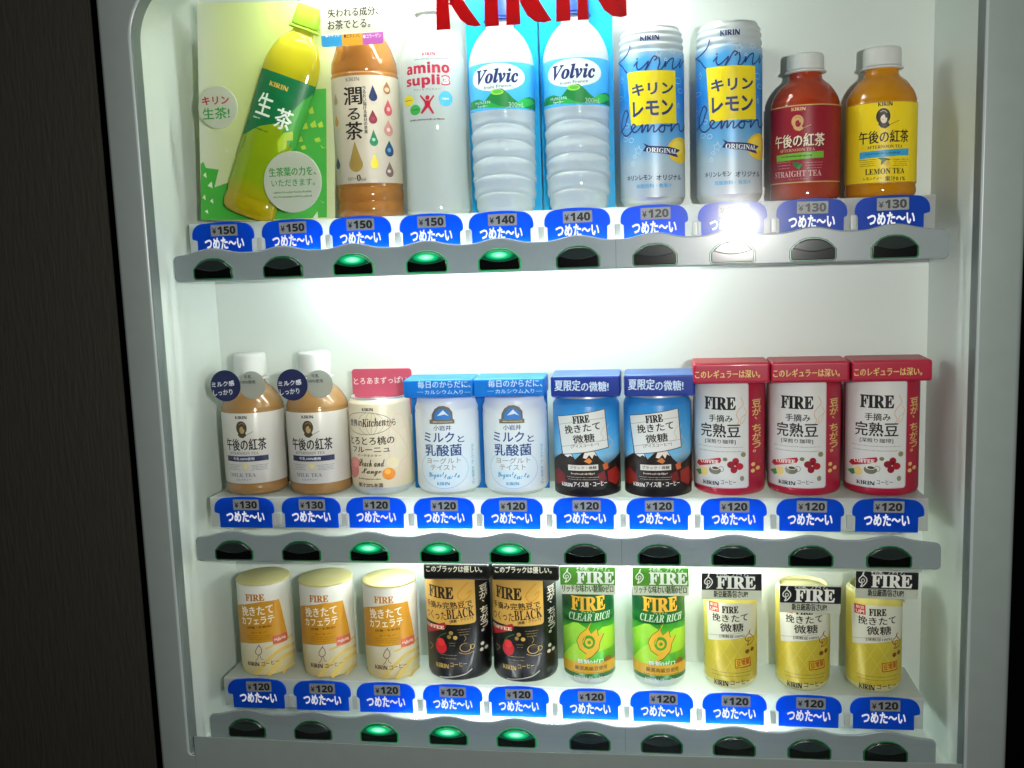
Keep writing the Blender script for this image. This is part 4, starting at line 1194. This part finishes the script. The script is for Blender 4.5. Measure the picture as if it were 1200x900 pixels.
for ri, (bz, sz) in enumerate(ROWS):
    # shelf with its tag strip, open underneath
    bm = bmesh.new()
    box(bm, -.3495, .3585, .0100, YB, sz-.0022, sz)
    box(bm, -.3495, -.3475, .0099, YB, sz-.0300, sz-.0023); box(bm, .3565, .3585, .0099, YB, sz-.0300, sz-.0023)
    sh = link("display_shelf", to_mesh(bm, "display_shelf"), M_shelf, VM); bevel(sh, .0006, 2)
    bm = bmesh.new(); box(bm, -.3495, .3585, .0072, .0098, sz-.0305, sz+.0004)
    ts = link("tag_strip", to_mesh(bm, "tag_strip"), M_strip, VM); bevel(ts, .0006, 2)
    ed = (-.352,) + tuple((COLX[i]+COLX[i+1])/2 for i in range(9))
    for i in range(9):      # little upright clips between the tags
        bm = bmesh.new(); x = (COLX[i]+COLX[i+1])/2 + .002
        box(bm, x-.0028, x+.0028, .0030, .0071, sz-.0285, sz-.0150)
        cl = link("tag_clip", to_mesh(bm, "tag_clip"), M_shelf, VM); bevel(cl, .0008, 2)
    # selector rail
    bm = extrude_xz(bar_outline(bz), BY, BY+.003)
    br = link("selector_rail", to_mesh(bm, "selector_rail"), M_bar, VM); bevel(br, .0018, 4, 55)
    bm = bmesh.new(); box(bm, bxs(.0735)-.0002, bxs(.0735)+.0002, BY-.0001, BY+.0005, bz-.0150, bz+.0110)
    link("rail_seam", to_mesh(bm, "rail_seam"), pmat("seam_grey", '#5c6666', .6), br)  # thin darker grey strip marks the joint in the rail
    for ci in range(10):
        lit = ci in LIT
        b = link("select_button", me_btn.copy() if False else me_btn, None, VM, (bxs(BX[ci]), 0, bz))
        if not me_btn.materials: me_btn.materials.append(M_btn)
        bb = link("button_bezel", me_bez, None, b)
        ln = link("button_lens", me_lens, None, b)
        for o_, mm in ((bb, M_bezlit if lit else M_bez), (ln, M_lenslit if lit else M_lens)):
            if not o_.data.materials: o_.data.materials.append(None)
            o_.material_slots[0].link = 'OBJECT'; o_.material_slots[0].material = mm
        for o_ in (b, bb, ln): bevel(o_, .0007 if o_ is not ln else .0011, 3)
        if lit: tag(b, "select button with its green lamp lit")
        kd = 'left' if ci == 0 else 'right' if ci == 9 else 'mid'
        t = link("price_tag", me_tags[kd], None, VM, (COLX[ci] + (.0008 if ri else 0) + RND.uniform(-.0005, .0005), 0, sz + RND.uniform(-.0003, .0003)))
        t.rotation_euler[1] = math.radians(RND.uniform(-.5, .5))
        ps = link("price_sticker", me_price[PRICES[ri][ci]], None, t); ps.location = (RND.uniform(-.0008, .0008), 0, RND.uniform(-.0004, .0003)); ps.rotation_euler[1] = math.radians(RND.uniform(-1, 1))
        link("tag_lettering", me_cold, None, t)
    tube(bz - .0040, (-.235, -.175, -.150)[ri], (.125, .205, .215)[ri], .0165, .0050, TUBE_E * (.92, 1.30, 1.1)[ri])
tube(.276, -.245, .130, -.004, .0065, HEAD_E)

# ------------------------------------------------------------------ bottles and cans
def base(name, label, cat, ri, ci, x=None, yc=None, group=None):
    o = empty(name, (COLX[ci] if x is None else x, yc, ROWS[ri][1] + .0003))
    tag(o, label, cat, group); return o

def crease(pts, rep=.0004):
    """Doubles profile points so corners stay crisp under smooth shading."""
    out = [pts[0]]
    for i in range(1, len(pts) - 1):
        (r0, z0), (r1, z1), (r2, z2) = pts[i-1], pts[i], pts[i+1]
        for (ra, za) in ((r0, z0), (r2, z2)):
            d = math.hypot(ra-r1, za-z1); t = min(.45, rep/d) if d > 0 else 0
            out.append((r1 + (ra-r1)*t, z1 + (za-z1)*t))
    out.append(pts[-1]); return out

def can(root, R, h, body, neck=.0035, top=.0085, lid=M_lid, rim=None, ribs=0, tab=True):
    P = [(R-.0085, .0022), (R-.0068, 0), (R-.0055, .0), (R-.0018, .0040), (R, .0085), (R, h-top)]
    if ribs:
        zz = h - top
        P[-1] = (R, h - top - .0215)
        for k in range(3):
            z = h - top - .0205 + k*.0066
            P += [(R - .0004*k, z), (R - .0013 - .0005*k, z+.0016), (R - .0013 - .0005*k, z+.0030), (R-.0005-.0005*k, z+.0046)]
    P += [(R-neck, h-.0022), (R-neck-.0003, h-.0012), (R-neck-.0001, h-.0005), (R-neck-.0008, h), (R-neck-.0018, h-.0004), (R-neck-.0024, h-.0030)]
    P = crease(P)
    # base metal below and rim metal above share the mesh with the printed wall
    mi = []
    for i in range(len(P)-1):
        z = (P[i][1] + P[i+1][1]) / 2
        mi.append(1 if (z < .0086 or z > h-.0035) else 0)
    b = revolve(P, None, "body", root, mi=mi, mats=[body, rim or M_silver], cap1=False)
    revolve([(R-neck-.0024, h-.0034), (R-neck-.0024, h-.0030), (R-.014, h-.0031)], lid, "lid", root, cap0=False)
    if not tab: return b
    bm = bmesh.new(); zt = h-.0028
    tabo = [(.0075*math.cos(t*PI/10)*1.0, -.004 + .0105*math.sin(t*PI/10)) for t in range(20)]
    hole = [(.0040*math.cos(t*PI/10), -.009 + .0032*math.sin(t*PI/10)) for t in range(20)]
    for zz, rev in ((zt, False), (zt-.0010, True)):
        A = [bm.verts.new((x, y, zz)) for x, y in tabo]; Bv = [bm.verts.new((x, y, zz)) for x, y in hole]
        for k in range(20):
            q = (A[k], A[(k+1) % 20], Bv[(k+1) % 20], Bv[k]); bm.faces.new(q if not rev else q[::-1])
        if not rev: A0, B0 = A, Bv
        else:
            for k in range(20):
                bm.faces.new((A[k], A[(k+1) % 20], A0[(k+1) % 20], A0[k])); bm.faces.new((B0[k], B0[(k+1) % 20], Bv[(k+1) % 20], Bv[k]))
    link("pull_tab", to_mesh(bm, "pull_tab"), M_silver, root)
    return b

def bottle_cap(root, z0, z1, r, mat, name="cap"):
    def knurl(a, rr, z): return rr * (1 + (.010 if (round(a/(2*PI)*72) % 2) else 0))
    P = crease([(r*.90, z0), (r, z0+.0004), (r*.99, z0+.0030), (r*.985, z1-.0026), (r*.95, z1-.0006), (r*.88, z1)], .0004)
    revolve(P, mat, name, root, rfun=knurl)
    revolve(crease([(r*1.10, z0-.0024), (r*1.12, z0-.0020), (r*1.12, z0-.0010), (r*1.02, z0-.0004)]), mat, "neck_ring", root)

def card(name, parent, x0, x1, z0, z1, y0, y1, mat, r=.0015, bev=.0006):
    bm = extrude_xz(rrect(x0, x1, z0, z1, r, 5), y0, y1)
    o = link(name, to_mesh(bm, name), mat, parent); bevel(o, bev, 2); return o

def pl(root_y, Y):     # plane surface at world depth Y, in the thing's own frame
    s = Surf('pl'); off = (Y - root_y)
    s.at = lambda u, v, h: Vector((u, off*1000 - h, v)) / 1000
    return s

# --- row 1, column 1: printed card with a tilted half bottle
Y0 = .030
pc = empty("display_card", (-.270, Y0, ROWS[0][1] + .0003))
tag(pc, "yellow green tea display card with a tilted green tea bottle and round badges, top left", "display card")
M_sheet = gmat("card_sheet", [(0, '#eef2e4'), (.22, '#e8f0b8'), (.6, '#dfee8c'), (.93, '#ecf4bc'), (1, '#f4f8dc')], 'X', -.078, .066, .4, transl=.4)
sh_ = card("sheet", pc, -.0774, .0640, .0003, .212, .0008, .0018, M_sheet, .001, .0003); sh_.rotation_euler[1] = math.radians(3.4)
print_label("leaf_print", pl(Y0, .0306), 'poster', pc)
M_gt = gmat("green_tea_bottle", [(0, '#d0b410'), (.10, '#ccc01c'), (.18, '#a8c820'), (.40, '#aac820'), (.50, '#b0cc24'), (.66, '#ccc41c'), (.80, '#dcd030'), (.9, '#dcd840')], 'Z', 0, .2, .12, noise=.05, nscale=45, transl=.4, coat=.6)
tb = empty("half_bottle", (0, 0, 0)); tb.parent = pc
tb.location = (-.0250, -.006, .0070); tb.rotation_euler = (0, math.radians(22), 0)
PB = smooth_profile([(.024, 0), (.0295, .004), (.031, .012), (.0298, .019), (.031, .024), (.031, .050), (.0312, .100), (.0318, .1425), (.0305, .156), (.0235, .173), (.0135, .183), (.0115, .187), (.0112, .191)], 4)
FL = .42
PB = [(r*.9, z) for r, z in PB]
tbb = revolve(PB, M_gt, "bottle_body", pc, flat=FL); tbb.location = tb.location; tbb.rotation_euler = tb.rotation_euler
M_gcap = pmat("lime_cap", '#a8cc40', .35, transl=.4)
c_ = revolve(crease([(.0125, .1915), (.0136, .192), (.0134, .210), (.0120, .2115)]), M_gcap, "bottle_cap", pc, flat=FL); c_.location = tb.location; c_.rotation_euler = tb.rotation_euler
c_ = revolve(crease([(.0150, .1880), (.0158, .1885), (.0158, .1900), (.0140, .1905)]), M_gcap, "neck_ring", pc, flat=FL); c_.location = tb.location; c_.rotation_euler = tb.rotation_euler
sf = Surf('cyl', .0282, PB, FL)
gl = print_label("bottle_label", sf, [
 ('p', '#0f6a3c', [(-48, 76), (-30, 75), (-22, 79), (-10, 88), (4, 95), (20, 97), (48, 90), (48, 141.5), (-48, 141.5)]),
 ('p', '#3f9f3a', [(14, 88), (18, 112), (27, 126), (40, 134), (48, 130), (48, 80), (30, 78)]),
 ('k', '#c8a040', -13, 128, 7, 132.5),
 ('t', '#e8f0e4', '生', -21, 99, -3, 120, 'n', .02, 0), ('t', '#e8f0e4', '茶', 3, 92, 21, 112, 'n', .02, 0),
 ('d', '#bcd8b8', -22, 94, -12, 96, 1),
 ('tv', '#2a4a10', 'なまちゃ', -25, 62, -23, 74, 'n', .01, 0), ('s', '#2a4a20', .7, [(-25, 78), (-26, 66), (-27.5, 58), (-30, 56)], 0),
 ('d', '#3a5a14', -18, 84, 0, 86, 2), ('p', '#a8c820', [(16, 70), (24, 76), (22, 84), (30, 86), (26, 94), (16, 90), (12, 80)]),
 ('p', '#3f9f3a', [(48, 90), (34, 84), (28, 60), (26, 40), (48, 40)]),
 ], pc)
gl.location = tb.location; gl.rotation_euler = tb.rotation_euler
bpy.data.objects.remove(tb)
M_badge = pmat("pale_badge", '#d3d9c6', .4, transl=.25)
def disc(name, parent, x, z, r, y0, y1, mat, sx=1.):
    n = 40; bm = extrude_xz([(x + r*sx*math.cos(2*PI*k/n), z + r*math.sin(2*PI*k/n)) for k in range(n)], y0, y1)
    o = link(name, to_mesh(bm, name), mat, parent); bevel(o, .0004, 2); return o
def at_px_badge(u, v): return u, v
disc("round_badge", pc, -0.0433, 0.1125, 0.0203, .0142-Y0, .0150-Y0, M_badge)
print_label("badge_lettering", pl(Y0, .0140), "badge1", pc)
disc("round_badge", pc, 0.0312, 0.0367, 0.0295, .0066-Y0, .0074-Y0, M_badge)
print_label("badge_lettering", pl(Y0, .0063), "badge2", pc)


# --- row 1, column 2: tea with botanical drops
R = .033
o = base("tea_bottle", "tall brown tea bottle with cream label of coloured drops, under a small header card", "bottle", 0, 1, -.1721, .012+R)
PM = [(.027, 0), (.0315, .0025), (.033, .008), (.0326, .0135), (.0318, .0155), (.0324, .0180), (.033, .0225), (.0326, .0275), (.0318, .0295), (.0330, .0325), (.0330, .1350), (.0326, .1375), (.0318, .1385), (.0326, .1410), (.0318, .150), (.0270, .1640), (.0190, .1790), (.0145, .1860), (.0128, .190), (.0125, .193)]
Ll = liquid("amber_tea", '#c98a42', .1, .45)
revolve(crease(PM, .0006), Ll, "body", o)
bottle_cap(o, .1945, .212, .0142, M_cap)
Lb = pmat("cream_label", '#e0d6c0', .42, transl=.2)
revolve([(.03312, .0330), (.03316, .0332), (.03316, .1343), (.03312, .1345)], Lb, "label_sleeve", o, cap0=False, cap1=False)
print_label("label_print", Surf('cyl', .03316), 'moist_tea', o)
hc = card("header_card", o, -.0292, .0316, .1615, .2010, .0065-.045, .0078-.045, pmat("card_cream", '#dcdccb', .45, transl=.3), .0025)
w3 = (.0316 + .0292) / 3
for k, (c, nm) in enumerate((('#2f8cc0', 'b'), ('#d59a2e', 'o'), ('#b25aa8', 'p'))):
    bm = extrude_xz(rrect(-.0292 + w3*k, -.0292 + w3*(k+1), .1608, .1713, (.0025 if k == 0 else .0001, .0025 if k == 2 else .0001, .0001, .0001), 4), .0061-.045, .0065-.045)
    link("colour_band", to_mesh(bm, "colour_band"), pmat("band_"+nm, c, .4, transl=.15), o)
print_label("card_lettering", pl(.012+R, .0059), 'moist_tea_card', o)

# --- row 1, column 3: cloudy sports drink
R = .031
o = base("sports_drink_bottle", "cloudy white bottle of sports drink with dark red lettering, beside the first water bottle", "bottle", 0, 3, -.1023, .012+R)
PA = smooth_profile([(.0255, 0), (.0300, .003), (.031, .009), (.0300, .050), (.0303, .078), (.0310, .090), (.031, .140), (.0295, .152), (.0235, .168), (.0170, .180), (.0135, .188), (.0125, .193)], 4)
revolve(PA, clear_mat("cloudy_plastic", '#e4ece9', .80), "body", o)
bottle_cap(o, .1945, .212, .0142, M_cap)
print_label("label_print", Surf('cyl', .031, PA), 'amino', o)

# --- row 1, columns 4 and 5: water
R = .0316
def groove(a, r, z):
    aa = a if a < PI else a - 2*PI
    d = 0
    for zc in (.083, .0685, .0525, .0355, .019):
        c = zc - .0050 + .0062*math.cos(aa*1.25)
        d += math.exp(-((z-c)/.0011)**2)
    return r - .0024*d*(1 if z < .0895 else 0) + .0005*math.sin(z*450)*(1 if z < .085 else 0)
PW = [(.0215, 0), (.0262, .0015), (.0285, .006), (.0292, .012)]
PW += [(.0296 + .0012*min(1, (z-12)/20), z/1000) for z in [12 + .9*k for k in range(1, 87)]]
PW += [(.0312, .0915), (.0316, .0935), (.0316, .1385), (.0311, .1440), (.0296, .1510), (.0268, .1580), (.0228, .1650), (.0180, .1708), (.0140, .1745), (.0132, .1765), (.0131, .183)]
def water(label):
    o = base("water_bottle", label, "bottle", 0, 4, -.0349, .012+R, "clear water bottles in the top row")
    revolve(PW, clear_mat("clear_bottle_plastic", '#f2f6f2', .94, .05), "body", o, rfun=groove)
    bottle_cap(o, .1835, .2010, .0140, pmat("blue_cap", '#2f55a8', .35, transl=.2))
    print_label("label_print", Surf('cyl', .0316), 'water', o)
    card("backing_card", o, -.0352, .0352, .0003, .232, .0085, .0100, pmat("cyan_card", '#14c0f4', .4, transl=.4), .001, .0004)
    return o
o = water("clear water bottle on a cyan card, the one next to the sports drink")
o2 = copy_tree(o); o2.location.x = .0372; o2['label'] = "clear water bottle on a cyan card, the one next to the tall lemon can"

# --- row 1, columns 6 and 7: tall lemon soda cans
R = .0305
M_lem = gmat("lemon_can_print", [(0, '#c4ccd0'), (.24, '#aec4d0'), (.38, '#62a8d8'), (.62, '#1f88dc'), (.80, '#4aa2dc'), (.88, '#b8c6cc'), (1, '#c8cece')], 'Z', 0, .164, .42, metal=.12, noise=.16, nscale=38)
o = base("soda_can", "tall silver blue lemon soda can with yellow square, beside the second water bottle", "can", 0, 6, .1086, .012+R, "tall lemon soda cans")
can(o, R, .1640, M_lem, neck=.0042, top=.0030, ribs=1)
print_label("label_print", Surf('cyl', R), 'lemon_soda', o)
o2 = copy_tree(o); o2.location.x = .1806; o2['label'] = "tall silver blue lemon soda can with yellow square, beside the red tea bottle"

# --- row 1, columns 8 and 9: small tea bottles
def tea(name, label, x, R, key, liq, sleeve, l0, l1, ri, ci, group=None, hcap=.133, printkey=None):
    o = base(name, label, "bottle", ri, ci, x, .012+R, group)
    P = smooth_profile([(R-.006, 0), (R-.0015, .002), (R-.0002, .006), (R-.0008, l0-.003), (R-.0010, l0-.0008)], 3) + \
        [(R-.0003, l0), (R-.0003, l1), (R-.0012, l1+.0014)] + \
        smooth_profile([(R-.0008, l1+.004), (R-.0032, l1+.011), (R-.0088, l1+.0195), (R-.0155, l1+.0255), (.0150, l1+.0290), (.0146, l1+.0325)], 4)
    revolve(P, liq, "body", o)
    bottle_cap(o, l1+.0345, hcap, .0168, M_cap)
    revolve([(R-.0001, l0), (R, l0+.0003), (R, l1-.0003), (R-.0001, l1)], sleeve, "label_sleeve", o, cap0=False, cap1=False)
    print_label("label_print", Surf('cyl', R), key, o)
    return o
tea("tea_bottle", "small red straight tea bottle with white cap", .2502, .0318, 'red_tea', liquid("red_tea", '#cc4a22', .1, .45), pmat("crimson_sleeve", '#8e1026', .3, coat=.3, transl=.25), .0165, .0845, 0, 8, hcap=.1335)
tea("tea_bottle", "small yellow lemon tea bottle with white cap", .3183, .0316, 'lemon_tea', liquid("lemon_tea", '#f4ac18', .1, .5), pmat("yellow_sleeve", '#efd21a', .3, coat=.3, transl=.25), .0130, .0838, 0, 9, hcap=.1350)

# --- row 2, columns 1 and 2: milk tea
def milk(x, label):
    o = tea("milk_tea_bottle", label, x, .0325, 'milk_tea', liquid("milk_tea", '#b48a54', .15, .3), pmat("pearl_sleeve", '#ecebe2', .3, coat=.3, transl=.3), .0130, .0865, 1, 0, "milk tea bottles", .1455)
    yb = .012 + .0325
    for (dx, dz, r, mt) in ((-.0112, .1160, .0160, pmat("navy_sticker", '#232a52', .4)), (.0168, .1163, .0141, pmat("grey_sticker", '#b9bfb6', .4, transl=.3, transp=.25))):
        disc("round_sticker", o, dx, dz, r, .0066-yb + (.0006 if dx > 0 else 0), .0072-yb + (.0006 if dx > 0 else 0), mt)
    print_label("sticker_lettering", pl(yb, .0062), 'milk_stickers', o)
    return o
o = milk(-.3119, "white labelled milk tea bottle at the left end of the middle row")
o2 = copy_tree(o); o2.location.x = -.2411; o2['label'] = "white labelled milk tea bottle next to the peach can"

# --- row 2, column 3: peach can
R = .032
M_pch = gmat("peach_can_print", [(0, '#e0cfa6'), (.5, '#e9dfc4'), (1, '#e4d8bc')], 'Z', 0, .1, .36, noise=.3, nscale=30, transl=.0)
o = base("peach_can", "cream peach nectar can with a pink header card behind its top", "can", 1, 2, -.1739, .012+R)
can(o, R, .1000, M_pch, neck=.003, top=.006)
print_label("label_print", Surf('cyl', R), 'peach', o)
card("header_card", o, -.0290, .0346, .078, .1262, .0470-.044, .0480-.044, pmat("pink_card", '#c8566c', .42, transl=.2), .0035)
print_label("card_lettering", pl(.012+R, .0466), 'peach_card', o)

# --- header block shared by several cans of the middle and lower rows
def header_block(root, x0, x1, z0, z1, yf, yb, mat, dz=.0055, top=None, zt=None):
    """A hollow-looking folded block over the can's top, its lid sloping back."""
    bm = bmesh.new(); ry = root.location.y
    zb = (zt if zt is not None else z1 + dz)
    P = [(x0, yf), (x1, yf), (x1, yb), (x0, yb)]
    lo = [bm.verts.new((x, y-ry, z0)) for x, y in P]
    hi = [bm.verts.new((x, y-ry, z1 if y == yf else zb)) for x, y in P]
    for k in range(4): bm.faces.new((lo[k], lo[(k+1) % 4], hi[(k+1) % 4], hi[k]))
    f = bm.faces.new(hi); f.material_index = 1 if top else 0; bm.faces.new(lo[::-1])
    o = link("header_block", to_mesh(bm, "header_block"), [mat] + ([top] if top else []), root); bevel(o, .0026, 5); return o

# --- row 2, columns 4 and 5: yogurt cans
R = .0326
def yogurt(x, label):
    o = base("yogurt_can", label, "can", 1, 3, x, .012+R, "yogurt drink cans")
    Mw = gmat("yogurt_can_print", [(0, '#eaf1f2'), (.3, '#e0edf2'), (1, '#eef3f2')], 'Z', 0, .1, .34, noise=.2, nscale=20)
    P = crease([(R-.008, .002), (R-.006, 0), (R-.0018, .004), (R, .0085), (R, .080), (R-.0006, .0835), (R-.0002, .087), (R-.0024, .0925), (R-.0026, .0955), (R-.0045, .0990), (R-.0055, .0990), (R-.0065, .0965)])
    revolve(P, Mw, "body", o, mats=[Mw, M_silver], mi=[1 if (P[i][1]+P[i+1][1])/2 < .005 or (P[i][1]+P[i+1][1])/2 > .0975 else 0 for i in range(len(P)-1)], cap1=False)
    revolve([(R-.0065, .0962), (R-.0065, .0965), (R-.014, .0966)], M_lid, "lid", o, cap0=False)
    print_label("label_print", Surf('cyl', R), 'yogurt', o)
    Mb = pmat("sky_blue_card", '#1c86d6', .36, transl=.4)
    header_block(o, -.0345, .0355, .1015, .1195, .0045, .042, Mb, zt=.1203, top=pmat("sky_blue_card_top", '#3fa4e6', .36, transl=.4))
    card("backing_card", o, -.0372, .0334, .0006, .1010, .0015, .0030, Mb, .001, .0004)
    print_label("card_lettering", pl(.012+R, .0038), 'yogurt_card', o)
    return o
o = yogurt(-.1035, "white yogurt drink can with light blue header, beside the peach can")
o2 = copy_tree(o); o2.location.x = -.0333; o2['label'] = "white yogurt drink can with light blue header, beside the navy headed coffee can"

# --- row 2, columns 6 and 7: iced coffee
R = .0333
M_sky = gmat("iced_can_print", [(0, '#15110f'), (.28, '#1c1512'), (.40, '#7ab4d4'), (.46, '#68b6e0'), (.75, '#3496d6'), (1, '#2880c8')], 'Z', 0, .099, .3, noise=.10, nscale=40)
o = base("iced_coffee_can", "blue iced coffee can with mountains and navy header, beside a yogurt can", "can", 1, 5, .0391, .012+R, "iced coffee cans with navy headers")
can(o, R, .0990, M_sky, neck=.0035, top=.010)
print_label("label_print", Surf('cyl', R), 'navy', o)
Mn = pmat("navy_card", '#1c3c9c', .36, transl=.3)
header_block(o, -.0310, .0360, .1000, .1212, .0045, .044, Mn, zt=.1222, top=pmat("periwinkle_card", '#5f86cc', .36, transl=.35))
print_label("card_lettering", pl(.012+R, .0038), 'navy_card', o)
o2 = copy_tree(o); o2.location.x = .1096; o2['label'] = "blue iced coffee can with mountains and navy header, beside a red coffee can"

# --- row 2, columns 8 to 10: red sleeved coffee
R = .0345
o = base("red_coffee_can", "red sleeved coffee can beside the iced coffee can", "can", 1, 7, .1796, .012+R, "red sleeved coffee cans")
M_redc = pmat("red_sleeve", '#b4183a', .34, coat=.2, transl=.12)
revolve(crease([(R-.006, .0), (R-.0012, .0018), (R, .0050), (R, .112), (R-.002, .1135)]), M_redc, "display_sleeve", o)
print_label("label_print", Surf('cyl', R), 'red_coffee', o)
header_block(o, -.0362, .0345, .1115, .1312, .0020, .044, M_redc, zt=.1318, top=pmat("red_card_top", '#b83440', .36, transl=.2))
print_label("card_lettering", pl(.012+R, .0012), 'red_card', o)
o2 = copy_tree(o); o2.location.x = .2511; o2['label'] = "red sleeved coffee can in the middle of the three"
o3 = copy_tree(o); o3.location.x = .3235; o3['label'] = "red sleeved coffee can at the right end of the middle row"

# --- row 3, columns 1 to 3: cafe latte
R = .0282
M_lat = gmat("latte_can_print", [(0, '#ecd890'), (.18, '#f0e4b4'), (.42, '#f2eedc'), (1, '#f0f0e8')], 'Z', 0, .1, .33, noise=.14, nscale=26, transl=.1)
o = base("latte_can", "slim white cafe latte can at the left end of the bottom row", "can", 2, 0, -.3119, .012+R, "slim cafe latte cans")
revolve(crease([(R-.005, 0), (R-.0015, .0012), (R-.0008, .004), (R-.0008, .0062), (R, .0072), (R, .0985), (R-.0006, .0995)]), M_lat, "body", o)
M_latlid = pmat("yellow_lid", '#e0d898', .36, transl=.3)
revolve(crease([(R-.0006, .0994), (R+.0004, .0998), (R+.0004, .1016), (R-.0008, .1026)]), M_latlid, "lid", o)
print_label("label_print", Surf('cyl', R), 'latte', o)
for x, l in ((-.2421, "slim white cafe latte can in the middle of the three"), (-.1725, "slim white cafe latte can beside the black coffee can")):
    o2 = copy_tree(o); o2.location.x = x; o2['label'] = l

# --- row 3, columns 4 and 5: black coffee
R = .0337
o = base("black_coffee_can", "black coffee can with gold label and black header, beside a cafe latte can", "can", 2, 3, -.1005, .012+R, "black coffee cans")
M_blk = pmat("black_sleeve", '#0c0d0b', .38, coat=.12, spec=.4)
revolve(crease([(R-.007, .0), (R-.0015, .0022), (R, .0060), (R, .108), (R-.003, .112)]), M_blk, "display_sleeve", o)
print_label("label_print", Surf('cyl', R), 'black_coffee', o)
header_block(o, -.0260, .0415, .1120, .1285, .0050, .045, M_blk, zt=.1300)
print_label("card_lettering", pl(.012+R, .0042), 'black_card', o)
o2 = copy_tree(o); o2.location.x = -.0305; o2['label'] = "black coffee can with gold label and black header, beside a green can"

# --- row 3, columns 6 and 7: green coffee
R = .0265
M_grn = gmat("green_can_print", [(0, '#0a4a22'), (.16, '#1a6c2a'), (.28, '#46a62a'), (.46, '#86cc30'), (.58, '#4aa82a'), (.70, '#1f7a30'), (.80, '#0d4c26'), (1, '#0a3a20')], 'Z', 0, .1, .3, noise=.22, nscale=32, metal=.25)
o = base("green_coffee_can", "green coffee can with gold flame, beside a black coffee can", "can", 2, 5, .0368, .012+R, "green coffee cans")
can(o, R, .1010, M_grn, neck=.0022, top=.004)
print_label("label_print", Surf('cyl', R), 'green_coffee', o)
Mg = pmat("green_card", '#5aa034', .4, transl=.3); Mwh = pmat("white_card", '#d9ddcf', .42, transl=.3)
ry = .012 + R
card("header_card", o, -.0250, .0300, .0985, .1275, .0068-ry, .0080-ry, Mwh, .0010)
card("header_band", o, -.0246, .0296, .1085, .1271, .0060-ry, .0067-ry, Mg, .0006, .0002)
print_label("card_lettering", pl(ry, .0056), 'green_card', o)
o2 = copy_tree(o); o2.location.x = .1080; o2['label'] = "green coffee can with gold flame, beside a yellow can"

# --- row 3, columns 8 to 10: yellow coffee
R = .0262
M_yel = gmat("yellow_can_print", [(0, '#d2bc3a'), (.4, '#c8b63a'), (.85, '#dccb58'), (1, '#e6da80')], 'Z', 0, .1, .3, noise=.1, nscale=60, metal=.1, transl=.0)
Mk = pmat("black_card", '#14171a', .4)
def yellow(x, dx, dz, rot, label, rz=0.):
    o = base("yellow_coffee_can", label, "can", 2, 7, x, .012+R, "yellow coffee cans")
    global YPROTO
    if YPROTO is None:
        can(o, R, .1030, M_yel, neck=.0022, top=.004, lid=pmat("pale_lid", '#e0d9a0', .35), rim=pmat("pale_lid", '#e0d9a0', .35), tab=False)
        print_label("label_print", Surf('cyl', R), 'yellow_coffee', o)
        YPROTO = list(o.children)
    else:
        for ch in YPROTO:
            c = ch.copy(); COL.objects.link(c); c.parent = o
    ry = .012 + R
    for nm, a, b, c, d, y0, y1, mt in (("header_card", -.0296, .0276, .0955, .1225, .0068, .0080, Mwh), ("header_band", -.0294, .0274, .1055, .1222, .0060, .0067, Mk)):
        q = card(nm, o, a, b, c, d, y0-ry, y1-ry, mt, .0008, .0002); q.location = (dx, 0, dz); q.rotation_euler[1] = rot
    q = print_label("card_lettering", pl(ry, .0056), 'yellow_card', o); q.location = (dx, 0, dz); q.rotation_euler[1] = rot
    return o
YPROTO = None
yellow(.1795, 0, 0, 0, "yellow coffee can beside a green can, its black header card set high")
yellow(.2500, .0022, -.0118, .01, "yellow coffee can with its header card hanging low, pale lid showing above")
yellow(.3181, .0040, .0035, .012, "yellow coffee can at the right end of the bottom row")
